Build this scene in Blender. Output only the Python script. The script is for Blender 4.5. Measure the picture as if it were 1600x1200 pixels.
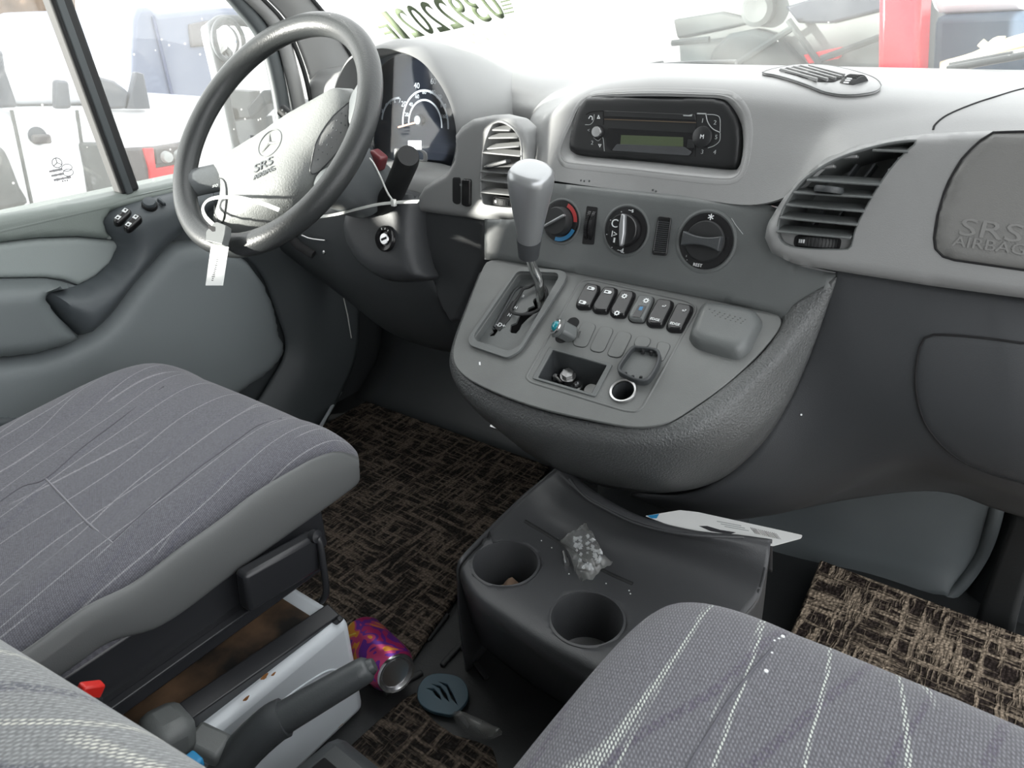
import bpy, bmesh, math, random
from mathutils import Vector, Matrix
from mathutils.bvhtree import BVHTree
from mathutils.geometry import delaunay_2d_cdt
random.seed(7)
for o in list(bpy.data.objects):
    bpy.data.objects.remove(o)
SC = bpy.context.scene
COL = SC.collection

# ------------------------------------------------------------------ camera
F = 1171.0
CP = Vector((.42, 0, .85))
_R0 = Matrix(((0.75292019, 0.28392563, -0.59371493), (0.64792762, -0.47789741, 0.59313056), (-0.11532986, -0.83126428, -0.54378187)))
_w = Vector((.13, -.001, -.087))
RM = Matrix.Rotation(_w.length, 3, _w.normalized()) @ _R0        # columns: image right, image down, view
cam_d = bpy.data.cameras.new('camera')
cam = bpy.data.objects.new('camera', cam_d)
COL.objects.link(cam)
cam_d.sensor_width = 36
cam_d.lens = F / 1600 * 36
cam_d.clip_start = .01
cam_d.dof.use_dof = True
cam_d.dof.focus_distance = .95
cam_d.dof.aperture_fstop = 13
_m = Matrix((RM.col[0], -RM.col[1], -RM.col[2])).transposed()
cam.matrix_world = Matrix.Translation(CP) @ _m.to_4x4()
SC.camera = cam

# ------------------------------------------------------------------ light
wd = bpy.data.worlds.new('sky')
SC.world = wd
wd.use_nodes = True
bg = wd.node_tree.nodes['Background']
bg.inputs[0].default_value = (.965, .985, 1, 1)
bg.inputs[1].default_value = 1.0
sun_d = bpy.data.lights.new('sun', 'SUN')
sun = bpy.data.objects.new('sun', sun_d)
COL.objects.link(sun)
sun_d.energy = 7.0
sun_d.angle = math.radians(3)
sun_d.color = (1, .97, .9)
SUN_TO = Vector((-.52, -.60, .042)).normalized()                  # towards the sun
sun.rotation_euler = SUN_TO.to_track_quat('Z', 'Y').to_euler()
sun.location = (-3, -2, 4)
SC.view_settings.view_transform = 'Standard'
SC.view_settings.look = 'None'
SC.view_settings.gamma = 1
SC.view_settings.use_curve_mapping = False
SC.view_settings.exposure = 1.75

# ------------------------------------------------------------------ pixel -> place
def ray(px, py):
    return RM @ Vector((px - 800, py - 600, F))
def at(px, py, ax, val):
    r = ray(px, py)
    i = 'xyz'.index(ax)
    return CP + r * ((val - CP[i]) / r[i])
class Plane:
    """origin o, in-plane u, v, normal n"""
    def __init__(s, o, u, v):
        s.o = Vector(o); s.u = Vector(u).normalized(); s.n = s.u.cross(Vector(v)).normalized(); s.v = s.n.cross(s.u)
    def hit(s, px, py):
        r = ray(px, py)
        return CP + r * ((s.o - CP).dot(s.n) / r.dot(s.n))
    def uv(s, p):
        d = p - s.o
        return Vector((d.dot(s.u), d.dot(s.v)))
    def pt(s, u, v, h=0):
        return s.o + s.u * u + s.v * v + s.n * h
    def px(s, px, py):
        return s.uv(s.hit(px, py))
    def at(s, h):
        return Plane(s.o + s.n * h, s.u, s.v)
def PY(y):   # wall facing the back of the cab, at depth y
    return Plane((0, y, 0), (1, 0, 0), (0, 0, 1))
def PX(x):   # facing +x
    return Plane((x, 0, 0), (0, 1, 0), (0, 0, 1))
def PZ(z):
    return Plane((0, 0, z), (1, 0, 0), (0, 1, 0))
def SL(y0, z0, s):   # slope rising forward: z = z0 + s (y - y0)
    return Plane((0, y0, z0), (1, 0, 0), (0, 1, s))
def zc(ox, oy, s):   # pixels read from an enlarged crop
    return lambda *pts: [(ox + x / s, oy + y / s) for x, y in pts]

# ------------------------------------------------------------------ object helpers
def link(name, me, mat=None, parent=None, smooth=True):
    o = bpy.data.objects.new(name, me)
    COL.objects.link(o)
    if mat is not None and not me.materials:
        me.materials.append(mat)
    if parent is not None:
        o.parent = parent
    if smooth:
        me.polygons.foreach_set('use_smooth', [True] * len(me.polygons))
    return o
def sharp(o, ang=40):
    me = o.data
    bm = bmesh.new(); bm.from_mesh(me)
    a = math.radians(ang)
    for e in bm.edges:
        e.smooth = not (len(e.link_faces) == 2 and e.calc_face_angle(0) > a)
    bm.to_mesh(me); bm.free()
    return o
def thing(name, label, cat, loc=(0, 0, 0), group=None, kind=None):
    o = bpy.data.objects.new(name, None)
    COL.objects.link(o)
    o.empty_display_size = .03
    tag(o, label, cat, group, kind)
    return o
def tag(o, label=None, cat=None, group=None, kind=None):
    if label: o['label'] = label
    if cat: o['category'] = cat
    if group: o['group'] = group
    if kind: o['kind'] = kind
    return o
def mesh(name, vs, fs, mat=None, parent=None, smooth=True, ang=40):
    me = bpy.data.meshes.new(name)
    me.from_pydata([tuple(v) for v in vs], [], fs)
    bm = bmesh.new(); bm.from_mesh(me)
    bmesh.ops.recalc_face_normals(bm, faces=bm.faces)
    bm.to_mesh(me); bm.free()
    o = link(name, me, mat, parent, smooth)
    if smooth and ang: sharp(o, ang)
    return o
def bevel(o, w, seg=2, ang=35):
    m = o.modifiers.new('bevel', 'BEVEL')
    m.width = w; m.segments = seg; m.limit_method = 'ANGLE'; m.angle_limit = math.radians(ang)
    return o
def solid(o, t, off=-1):
    m = o.modifiers.new('thick', 'SOLIDIFY'); m.thickness = t; m.offset = off
    return o
def subdiv(o, n=2):
    m = o.modifiers.new('smooth', 'SUBSURF'); m.levels = n; m.render_levels = n
    return o
def box(name, c, size, mat, parent=None, bev=0, rot=None, seg=2):
    x, y, z = [s / 2 for s in size]
    vs = [Vector((a, b, d)) for a in (-x, x) for b in (-y, y) for d in (-z, z)]
    if rot is not None: vs = [rot @ v for v in vs]
    vs = [v + Vector(c) for v in vs]
    fs = [(0, 1, 3, 2), (4, 6, 7, 5), (0, 4, 5, 1), (2, 3, 7, 6), (0, 2, 6, 4), (1, 5, 7, 3)]
    o = mesh(name, vs, fs, mat, parent, True, 30)
    if bev: bevel(o, bev, seg)
    return o
def bar(name, a, b, w, h, mat, parent=None, bev=0, up=(0, 0, 1)):
    """box from a to b, w across, h along up"""
    a = Vector(a); b = Vector(b)
    y = (b - a).normalized(); x = y.cross(Vector(up)).normalized(); z = x.cross(y)
    return box(name, (a + b) / 2, (w, (b - a).length, h), mat, parent, bev, Matrix((x, y, z)).transposed())
def cr(p0, p1, p2, p3, t):
    return ((p1 * 2) + (p2 - p0) * t + (p0 * 2 - p1 * 5 + p2 * 4 - p3) * t * t + (p1 * 3 - p0 - p2 * 3 + p3) * t ** 3) * .5
def spline(pts, n, closed=False):
    """Catmull-Rom through pts, n steps a span"""
    pts = [Vector(p) for p in pts]
    N = len(pts); out = []
    for i in range(N if closed else N - 1):
        if closed:
            q = [pts[(i + k - 1) % N] for k in range(4)]
        else:
            q = [pts[i - 1] if i else pts[0] * 2 - pts[1], pts[i], pts[i + 1], pts[i + 2] if i + 2 < N else pts[-1] * 2 - pts[-2]]
        for k in range(n):
            out.append(cr(*q, k / n))
    if not closed: out.append(pts[-1])
    return out
def resample(pts, n, closed=True):
    pts = [Vector(p) for p in pts]
    if closed: pts = pts + [pts[0]]
    L = [0]
    for a, b in zip(pts, pts[1:]): L.append(L[-1] + (b - a).length)
    out = []; j = 0
    m = n if closed else n - 1
    for k in range(n):
        s = L[-1] * k / m
        while j < len(L) - 2 and L[j + 1] < s: j += 1
        d = L[j + 1] - L[j]
        out.append(pts[j].lerp(pts[j + 1], (s - L[j]) / d if d > 1e-12 else 0))
    return out
def roundpoly(pts, r, n=5):
    """polygon (2D or 3D) with rounded corners; r number or list"""
    pts = [Vector(p) for p in pts]
    N = len(pts); out = []
    for i in range(N):
        p = pts[i]; a = pts[i - 1] - p; b = pts[(i + 1) % N] - p
        rr = r[i] if isinstance(r, (list, tuple)) else r
        d = min(rr, a.length * .49, b.length * .49)
        if d < 1e-9: out.append(p); continue
        A = p + a.normalized() * d; B = p + b.normalized() * d
        for k in range(n + 1):
            t = k / n
            out.append(A * (1 - t) ** 2 + p * 2 * t * (1 - t) + B * t * t)
    return out
def quadgrid(name, rows, mat, parent=None, closed_u=False, closed_v=False, cap=False):
    """rows: list of equal lists of points"""
    n = len(rows[0]); m = len(rows)
    vs = [p for r in rows for p in r]; fs = []
    for i in range(m if closed_v else m - 1):
        for j in range(n if closed_u else n - 1):
            a = i * n + j; b = i * n + (j + 1) % n; i2 = (i + 1) % m
            fs.append((a, b, i2 * n + (j + 1) % n, i2 * n + j))
    if cap:
        fs.append(tuple(range(n))[::-1]); fs.append(tuple((m - 1) * n + k for k in range(n)))
    return mesh(name, vs, fs, mat, parent, True, 50)
def patch(name, rows, mat, parent=None, n=6, thick=0, closed=False):
    """control net -> smooth surface.  entries: Vector or (px, py, depth y)"""
    R = [[p if isinstance(p, Vector) else at(p[0], p[1], 'y', p[2]) for p in r] for r in rows]
    H = [spline(r, n, closed) for r in R]
    cols = [spline([h[j] for h in H], n) for j in range(len(H[0]))]
    D = [[c[i] for c in cols] for i in range(len(cols[0]))]
    o = quadgrid(name, D, mat, parent, closed_u=closed)
    # face the camera / cab
    me = o.data
    c = sum((p.center for p in me.polygons), Vector()) / len(me.polygons)
    s = sum(p.normal.dot(CP - p.center) * p.area for p in me.polygons)
    if s < 0: me.flip_normals()
    if thick: solid(o, thick)
    return o
def rings(name, R, mat, parent=None, cap0=False, cap1=False, n=48, raw=False):
    """loft closed outlines (all start at matching places)"""
    if not raw: R = [resample(r, n) for r in R]
    n = len(R[0])
    vs = [p for r in R for p in r]; fs = []
    for i in range(len(R) - 1):
        for j in range(n):
            fs.append((i * n + j, i * n + (j + 1) % n, (i + 1) * n + (j + 1) % n, (i + 1) * n + j))
    if cap0: fs.append(tuple(range(n))[::-1])
    if cap1: fs.append(tuple((len(R) - 1) * n + k for k in range(n)))
    return mesh(name, vs, fs, mat, parent, True, 45)
def plate(name, outline, pl, t, mat, parent=None, bev=0, h=0, holes=(), seg=2):
    """flat plate: outline (list of in-plane (u, v)) from height h-t to h, holes cut through"""
    loops = [[Vector((p[0], p[1])) for p in L] for L in [outline] + list(holes)]
    vs = []; es = []
    for L in loops:
        b = len(vs); vs += L
        es += [(b + i, b + (i + 1) % len(L)) for i in range(len(L))]
    V, E, Fc, ov, oe, of = delaunay_2d_cdt(vs, es, [], 2 if holes else 1, 1e-6)
    if holes:
        keep = []
        for f in Fc:
            c = sum((V[i] for i in f), Vector((0, 0))) / len(f)
            if inside(c, loops[0]) and not any(inside(c, L) for L in loops[1:]): keep.append(f)
        Fc = keep
    bm = bmesh.new()
    bv = [bm.verts.new(pl.pt(v.x, v.y, h)) for v in V]
    for f in Fc:
        try: bm.faces.new([bv[i] for i in f])
        except ValueError: pass
    bmesh.ops.delete(bm, geom=[v for v in bm.verts if not v.link_faces], context='VERTS')
    for f in bm.faces:
        f.normal_update()
        if f.normal.dot(pl.n) < 0: f.normal_flip()
    bmesh.ops.dissolve_limit(bm, angle_limit=.01, verts=bm.verts, edges=bm.edges)
    top = list(bm.faces)
    r = bmesh.ops.extrude_face_region(bm, geom=top)
    nv = [g for g in r['geom'] if isinstance(g, bmesh.types.BMVert)]
    # extruded copy becomes the top, originals the bottom
    for v in bm.verts:
        if v not in set(nv): pass
    S = set(nv)
    for v in bm.verts:
        if v not in S: v.co -= pl.n * t
    for f in top:
        if f.is_valid: f.normal_flip()
    bmesh.ops.recalc_face_normals(bm, faces=bm.faces)
    me = bpy.data.meshes.new(name); bm.to_mesh(me); bm.free()
    o = link(name, me, mat, parent)
    sharp(o, 30)
    if bev: bevel(o, bev, seg)
    return o
def inside(p, L):
    c = False; j = len(L) - 1
    for i in range(len(L)):
        a = L[i]; b = L[j]
        if (a[1] > p[1]) != (b[1] > p[1]) and p[0] < (b[0] - a[0]) * (p[1] - a[1]) / (b[1] - a[1]) + a[0]: c = not c
        j = i
    return c
def dist(p, L):
    m = 1e9
    for i in range(len(L)):
        a = L[i - 1]; b = L[i]; d = b - a
        t = max(0, min(1, (p - a).dot(d) / max(d.length_squared, 1e-14)))
        m = min(m, (p - a - d * t).length)
    return m
def puff(name, outline, pl, H, w, mat, parent=None, base=.01, sp=None, warp=None, smooth_n=0, holes=()):
    """soft-edged slab: outline in-plane; rises to H over a rim of width w; skirt goes down by base"""
    L = [Vector((p[0], p[1])) for p in outline]
    if smooth_n: L = [Vector((p[0], p[1])) for p in spline([Vector((q[0], q[1], 0)) for q in L], smooth_n, True)]
    xs = [p.x for p in L]; ys = [p.y for p in L]
    per = sum((L[i] - L[i - 1]).length for i in range(len(L)))
    sp = sp or max(per / 160, w / 4)
    L = [Vector((p.x, p.y)) for p in resample([Vector((q.x, q.y, 0)) for q in L], max(24, int(per / sp)))] if not smooth_n or True else L
    HL = [[Vector((p[0], p[1])) for p in h] for h in holes]
    vs = list(L); n = len(L)
    es = [(i, (i + 1) % n) for i in range(n)]
    for h in HL:
        b = len(vs); vs += h; es += [(b + i, b + (i + 1) % len(h)) for i in range(len(h))]
    # rim rows then coarse interior
    x = min(xs)
    nx = max(2, int((max(xs) - min(xs)) / sp)); ny = max(2, int((max(ys) - min(ys)) / sp))
    k = max(1, int(math.sqrt(nx * ny / 9000))) if nx * ny > 9000 else 1
    s2 = sp * k
    i = 0
    yy = min(ys) + s2 / 2; row = 0
    while yy < max(ys):
        xx = min(xs) + s2 / 2 + (s2 / 2 if row % 2 else 0)
        while xx < max(xs):
            p = Vector((xx, yy))
            if inside(p, L) and not any(inside(p, h) for h in HL):
                d = dist(p, L)
                for h in HL: d = min(d, dist(p, h))
                if d > s2 * .45: vs.append(p)
            xx += s2
        yy += s2 * .87; row += 1
    V, E, Fc, a, b, c = delaunay_2d_cdt(vs, es, [], 0 if HL else 1, 1e-7)
    if HL:
        Fc = [f for f in Fc if inside(sum((V[i] for i in f), Vector((0, 0))) / 3, L) and not any(inside(sum((V[i] for i in f), Vector((0, 0))) / 3, h) for h in HL)]
    bm = bmesh.new(); bv = []
    for p in V:
        d = dist(p, L)
        q = min(1, d / w) if w else 1
        h = H * math.sqrt(max(0, 1 - (1 - q) ** 2))
        if warp: h += warp(p)
        bv.append(bm.verts.new(pl.pt(p.x, p.y, h)))
    for f in Fc:
        try: bm.faces.new([bv[i] for i in f])
        except ValueError: pass
    bmesh.ops.delete(bm, geom=[v for v in bm.verts if not v.link_faces], context='VERTS')
    for f in bm.faces:
        f.normal_update()
        if f.normal.dot(pl.n) < 0: f.normal_flip()
    if base:
        ed = [e for e in bm.edges if e.is_boundary]
        r = bmesh.ops.extrude_edge_only(bm, edges=ed)
        for g in r['geom']:
            if isinstance(g, bmesh.types.BMVert): g.co -= pl.n * base
        bmesh.ops.recalc_face_normals(bm, faces=bm.faces)
    me = bpy.data.meshes.new(name); bm.to_mesh(me); bm.free()
    o = link(name, me, mat, parent)
    return sharp(o, 60)
def tube(name, pts, r, mat, parent=None, closed=False, n=10, flat=1.0, upv=None):
    pts = [Vector(p) for p in pts]
    N = len(pts); rows = []
    up = Vector(upv) if upv else None
    prev = None
    for i in range(N):
        if closed: t = pts[(i + 1) % N] - pts[i - 1]
        else: t = pts[min(i + 1, N - 1)] - pts[max(i - 1, 0)]
        t.normalize()
        if up is not None: x = t.cross(up)
        elif prev is None: x = t.orthogonal()
        else: x = prev - t * prev.dot(t)
        x.normalize(); prev = x; y = t.cross(x)
        rr = r[i] if isinstance(r, (list, tuple)) else r
        rows.append([pts[i] + x * math.cos(2 * math.pi * k / n) * rr + y * math.sin(2 * math.pi * k / n) * rr * flat for k in range(n)])
    return quadgrid(name, rows, mat, parent, closed_u=True, closed_v=closed, cap=not closed)
def lathe(name, prof, o, axis, mat, parent=None, n=32, xref=None, ang=40, caps=True):
    """prof: list of (radius, height along axis)"""
    o = Vector(o); a = Vector(axis).normalized(); x = (Vector(xref) - a * a.dot(Vector(xref))).normalized() if xref else a.orthogonal().normalized(); y = a.cross(x)
    vs = []; fs = []
    for r, h in prof:
        for k in range(n):
            t = 2 * math.pi * k / n
            vs.append(o + a * h + (x * math.cos(t) + y * math.sin(t)) * r)
    m = len(prof)
    for i in range(m - 1):
        for j in range(n):
            fs.append((i * n + j, i * n + (j + 1) % n, (i + 1) * n + (j + 1) % n, (i + 1) * n + j))
    if caps and prof[0][0] > 1e-6: fs.append(tuple(range(n))[::-1])
    if caps and prof[-1][0] > 1e-6: fs.append(tuple((m - 1) * n + k for k in range(n)))
    ob = mesh(name, vs, fs, mat, parent, True, ang)
    return ob
def text(name, s, pl, u, v, size, mat, parent=None, ex=.0003, rot=0, flipx=False, h=.0004, shear=0, sx=1, off=0):
    cu = bpy.data.curves.new(name, 'FONT')
    cu.body = s; cu.size = size; cu.extrude = ex; cu.align_x = 'CENTER'; cu.align_y = 'CENTER'; cu.shear = shear
    cu.resolution_u = 3
    if off: cu.offset = off
    t = bpy.data.objects.new('t', cu); COL.objects.link(t)
    bpy.context.view_layer.update()
    me = bpy.data.meshes.new_from_object(t.evaluated_get(bpy.context.evaluated_depsgraph_get()))
    bpy.data.objects.remove(t)
    c, sn = math.cos(rot), math.sin(rot)
    for w in me.vertices:
        x, y, z = w.co
        x *= sx
        if flipx: x = -x
        w.co = pl.pt(u + x * c - y * sn, v + x * sn + y * c, h + z)
    me.materials.clear()
    o = link(name, me, mat, parent, False)
    if flipx: me.flip_normals()
    return o
def cut(o, *cutters):
    """boolean difference, applied; cutters are removed"""
    for c in cutters:
        m = o.modifiers.new('cut', 'BOOLEAN'); m.object = c; m.operation = 'DIFFERENCE'; m.solver = 'EXACT'
    bpy.context.view_layer.update()
    me = bpy.data.meshes.new_from_object(o.evaluated_get(bpy.context.evaluated_depsgraph_get()))
    me.name = o.name
    o.modifiers.clear()
    o.data = me
    for c in cutters: bpy.data.objects.remove(c)
    sharp(o, 40)
    return o
def bvh(o):
    bpy.context.view_layer.update()
    return BVHTree.FromObject(o, bpy.context.evaluated_depsgraph_get())
def hitb(tree, px, py, off=0):
    r = ray(px, py).normalized()
    h = tree.ray_cast(CP, r)
    if h[0] is None: return None
    return h[0] - r * off
def copytree(o, parent=None):
    c = o.copy(); COL.objects.link(c)
    if parent is not None: c.parent = parent
    for ch in [x for x in bpy.data.objects if x.parent == o and x != c]:
        copytree(ch, c)
    return c

# ------------------------------------------------------------------ materials
def mat(name, col, rough=.5, metal=0, spec=.5, bump=0, bscale=600, bdist=.0006, var=0, vscale=6, trans=0, coat=0, emit=None, dirt=None):
    m = bpy.data.materials.new(name); m.use_nodes = True
    nt = m.node_tree; b = nt.nodes['Principled BSDF']
    b.inputs['Base Color'].default_value = (*col, 1)
    b.inputs['Roughness'].default_value = rough
    b.inputs['Metallic'].default_value = metal
    b.inputs['Specular IOR Level'].default_value = spec
    if coat: b.inputs['Coat Weight'].default_value = coat; b.inputs['Coat Roughness'].default_value = .05
    if trans: b.inputs['Transmission Weight'].default_value = trans
    if emit: b.inputs['Emission Color'].default_value = (*emit[0], 1); b.inputs['Emission Strength'].default_value = emit[1]
    tc = nt.nodes.new('ShaderNodeTexCoord')
    if bump:
        nz = nt.nodes.new('ShaderNodeTexNoise'); nz.inputs['Scale'].default_value = bscale; nz.inputs['Detail'].default_value = 2
        bp = nt.nodes.new('ShaderNodeBump'); bp.inputs['Strength'].default_value = bump; bp.inputs['Distance'].default_value = bdist
        nt.links.new(tc.outputs['Object'], nz.inputs['Vector']); nt.links.new(nz.outputs[0], bp.inputs['Height'])
        nt.links.new(bp.outputs[0], b.inputs['Normal'])
    if var:
        n2 = nt.nodes.new('ShaderNodeTexNoise'); n2.inputs['Scale'].default_value = vscale; n2.inputs['Detail'].default_value = 5
        mx = nt.nodes.new('ShaderNodeMix'); mx.data_type = 'RGBA'
        mx.inputs[6].default_value = (*[c * (1 - var) for c in col], 1)
        d2 = dirt or [min(1, c * (1 + var)) for c in col]
        mx.inputs[7].default_value = (*d2, 1)
        rp = nt.nodes.new('ShaderNodeMapRange'); rp.inputs[1].default_value = .35; rp.inputs[2].default_value = .7
        nt.links.new(tc.outputs['Object'], n2.inputs['Vector']); nt.links.new(n2.outputs[0], rp.inputs[0])
        nt.links.new(rp.outputs[0], mx.inputs[0]); nt.links.new(mx.outputs[2], b.inputs['Base Color'])
    return m
M = {}
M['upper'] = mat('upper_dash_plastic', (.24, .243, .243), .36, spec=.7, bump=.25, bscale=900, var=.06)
M['hood'] = mat('cluster_hood_plastic', (.24, .245, .245), .42, bump=.25, bscale=900)
M['panel'] = mat('console_grey_plastic', (.108, .116, .116), .45, bump=.3, bscale=900, var=.08, vscale=12)
M['plate'] = mat('console_plate_plastic', (.122, .128, .126), .45, bump=.25, bscale=1100, var=.1, vscale=14)
M['rim'] = mat('console_rim_leather_grain', (.085, .089, .09), .33, bump=1.0, bscale=420, bdist=.0016)
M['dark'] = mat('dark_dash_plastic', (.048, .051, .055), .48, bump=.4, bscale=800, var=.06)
M['cupm'] = mat('cup_console_plastic', (.058, .060, .064), .45, bump=.4, bscale=800)
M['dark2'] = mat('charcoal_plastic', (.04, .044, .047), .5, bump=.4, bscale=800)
M['foot'] = mat('firewall_trim_plastic', (.085, .097, .102), .5, bump=.3, bscale=700, var=.08)
M['black'] = mat('gloss_black_plastic', (.012, .012, .013), .22)
M['matt'] = mat('matt_black_plastic', (.014, .015, .016), .6, bump=.2)
M['void'] = mat('unlit_cavity_plastic', (.008, .008, .009), .9)
M['radio'] = mat('radio_fascia_plastic', (.016, .017, .018), .38, bump=.15, bscale=1200)
M['white'] = mat('white_print', (.75, .77, .78), .5)
M['grey_print'] = mat('grey_print', (.35, .37, .37), .5)
M['redp'] = mat('red_print', (.35, .04, .04), .4)
M['bluep'] = mat('blue_print', (.03, .16, .32), .4)
M['chrome'] = mat('chrome_metal', (.8, .8, .79), .16, 1)
M['sockring'] = mat('worn_socket_ring', (.5, .5, .5), .32, 1)
M['steel'] = mat('dull_steel', (.45, .45, .45), .35, 1)
M['alu'] = mat('brushed_aluminium', (.75, .75, .76), .25, 1)
M['silver'] = mat('silver_painted_plastic', (.36, .37, .38), .3, .55)
M['lcd'] = mat('lcd_glass', (.075, .095, .055), .15)
M['doorup'] = mat('door_upper_trim', (.20, .23, .215), .5, bump=.3, bscale=700)
M['doorins'] = mat('door_insert_vinyl', (.29, .325, .32), .6, bump=.25, bscale=900)
M['doorlow'] = mat('door_lower_trim', (.215, .24, .25), .55, bump=.3, bscale=900)
M['doorpull'] = mat('door_pull_plastic', (.15, .17, .175), .5, bump=.3, bscale=800)
M['doorarm'] = mat('door_armrest_plastic', (.085, .098, .107), .5, bump=.35, bscale=700)
M['doordark'] = mat('door_surround_plastic', (.07, .08, .085), .5, bump=.3, bscale=700)
M['wheel'] = mat('steering_rim_leather', (.034, .037, .038), .36, bump=.5, bscale=420)
M['hub'] = mat('steering_hub_plastic', (.21, .22, .215), .5, bump=.8, bscale=420)
M['hubdark'] = mat('steering_spoke_plastic', (.11, .12, .125), .45, bump=.4, bscale=500)
M['hubpad'] = mat('thumb_pad_plastic', (.20, .205, .205), .5, bump=.4, bscale=500)
M['rubber'] = mat('black_rubber', (.02, .021, .022), .7, bump=.3)
M['floorrub'] = mat('floor_rubber', (.022, .024, .025), .55, bump=.5, bscale=300, var=.25, vscale=8)
M['vinyl'] = mat('seat_side_vinyl', (.105, .11, .111), .42, bump=.2, bscale=900)
M['boxwhite'] = mat('white_painted_steel', (.62, .66, .70), .35, var=.06, vscale=5)
M['rail'] = mat('seat_rail_black', (.02, .021, .024), .35)
M['rust'] = mat('dusty_rusty_steel', (.035, .033, .03), .6, var=.5, vscale=16, dirt=(.20, .12, .07))
M['red'] = mat('red_plastic', (.55, .02, .015), .4)
M['tie'] = mat('white_nylon', (.78, .79, .76), .4)
M['paper'] = mat('white_card', (.72, .73, .72), .6)
M['paperblue'] = mat('blue_print_card', (.02, .22, .45), .5)
M['ink'] = mat('black_ink', (.03, .03, .035), .6)
M['teal'] = mat('teal_lens', (.0, .20, .25), .12, coat=1)
M['lidblue'] = mat('slate_blue_plastic', (.045, .085, .11), .45)
M['handle'] = mat('handbrake_plastic', (.06, .066, .07), .42, bump=.3, bscale=600)
M['bodywhite'] = mat('white_car_paint', (.80, .82, .85), .25, coat=.5)
M['bodyblue'] = mat('dark_blue_paint', (.05, .07, .14), .4)
M['tyre'] = mat('tyre_rubber', (.03, .03, .033), .8)
M['carglass'] = mat('dark_car_glass', (.03, .035, .045), .1)
M['lampred'] = mat('red_lamp_lens', (.6, .02, .03), .2)
M['lampclear'] = mat('clear_lamp_lens', (.09, .085, .09), .15)
M['ground'] = mat('pale_gravel', (.46, .45, .43), .9, bump=1, bscale=20, var=.15)
M['greenplant'] = mat('pale_foliage', (.10, .16, .05), .8)
M['roof'] = mat('grey_headliner', (.42, .43, .43), .9)
M['darkred'] = mat('dark_red_plastic', (.14, .03, .035), .35)
M['airtext'] = mat('emboss_highlight_plastic', (.19, .19, .185), .4)  # cover plastic made lighter: painted-in light on the embossed letters
M['airbag'] = mat('airbag_cover_plastic', (.155, .155, .15), .5, bump=.25, bscale=900)
# ------------------------------------------------------------------ special materials
def nodes(m):
    nt = m.node_tree
    return nt, (lambda t, **k: [setattr(n, a, b) for n in [nt.nodes.new(t)] for a, b in k.items()] and None or nt.nodes[-1])
def N(nt, t, **k):
    n = nt.nodes.new(t)
    for a, b in k.items(): setattr(n, a, b)
    return n
def glassmat(name, dirt=.05, tint=(.96, .965, .96), refl=.06):
    m = bpy.data.materials.new(name); m.use_nodes = True
    nt = m.node_tree; nt.nodes.clear(); L = nt.links.new
    out = N(nt, 'ShaderNodeOutputMaterial'); tr = N(nt, 'ShaderNodeBsdfTransparent'); gl = N(nt, 'ShaderNodeBsdfGlossy'); df = N(nt, 'ShaderNodeBsdfDiffuse')
    tl = N(nt, 'ShaderNodeBsdfTranslucent'); ad = N(nt, 'ShaderNodeMixShader'); ad.inputs[0].default_value = .6
    df.inputs[0].default_value = (.8, .8, .77, 1); tl.inputs[0].default_value = (.85, .85, .82, 1)
    tr.inputs[0].default_value = (*tint, 1); gl.inputs['Roughness'].default_value = .02
    lw = N(nt, 'ShaderNodeLayerWeight'); lw.inputs[0].default_value = .5
    pw = N(nt, 'ShaderNodeMath', operation='POWER'); pw.inputs[1].default_value = 5; nt.links.new(lw.outputs['Facing'], pw.inputs[0])
    fr = N(nt, 'ShaderNodeMath', operation='MULTIPLY_ADD'); fr.inputs[1].default_value = .85; fr.inputs[2].default_value = refl; nt.links.new(pw.outputs[0], fr.inputs[0])
    m1 = N(nt, 'ShaderNodeMixShader'); m2 = N(nt, 'ShaderNodeMixShader')
    tc = N(nt, 'ShaderNodeTexCoord'); nz = N(nt, 'ShaderNodeTexNoise'); nz.inputs['Scale'].default_value = 5; nz.inputs['Detail'].default_value = 6
    sp = N(nt, 'ShaderNodeTexVoronoi'); sp.inputs['Scale'].default_value = 38
    mr = N(nt, 'ShaderNodeMapRange'); mr.inputs[1].default_value = .3; mr.inputs[2].default_value = .75; mr.inputs[3].default_value = dirt * .5; mr.inputs[4].default_value = dirt * 1.6
    ms = N(nt, 'ShaderNodeMapRange'); ms.inputs[1].default_value = .03; ms.inputs[2].default_value = .09; ms.inputs[3].default_value = .55; ms.inputs[4].default_value = 0
    rnd = N(nt, 'ShaderNodeMath', operation='GREATER_THAN'); rnd.inputs[1].default_value = .72
    mu = N(nt, 'ShaderNodeMath', operation='MULTIPLY'); mx = N(nt, 'ShaderNodeMath', operation='MAXIMUM')
    L(tc.outputs['Object'], nz.inputs['Vector']); L(tc.outputs['Object'], sp.inputs['Vector'])
    L(nz.outputs[0], mr.inputs[0]); L(sp.outputs['Distance'], ms.inputs[0])
    sepc = N(nt, 'ShaderNodeSeparateColor'); L(sp.outputs['Color'], sepc.inputs[0]); L(sepc.outputs[0], rnd.inputs[0])
    L(ms.outputs[0], mu.inputs[0]); L(rnd.outputs[0], mu.inputs[1]); L(mu.outputs[0], mx.inputs[0]); L(mr.outputs[0], mx.inputs[1])
    L(fr.outputs[0], m1.inputs[0]); L(tr.outputs[0], m1.inputs[1]); L(gl.outputs[0], m1.inputs[2])
    L(df.outputs[0], ad.inputs[1]); L(tl.outputs[0], ad.inputs[2])
    L(mx.outputs[0], m2.inputs[0]); L(m1.outputs[0], m2.inputs[1]); L(ad.outputs[0], m2.inputs[2]); L(m2.outputs[0], out.inputs[0])
    return m
M['glass'] = glassmat('dusty_side_glass', .03)
M['wind'] = glassmat('dusty_windscreen_glass', .06)
M['lens'] = glassmat('cluster_lens', .004, (.9, .92, .95), .045)
M['bag'] = glassmat('clear_plastic_film', .24, (.85, .87, .88))

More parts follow.
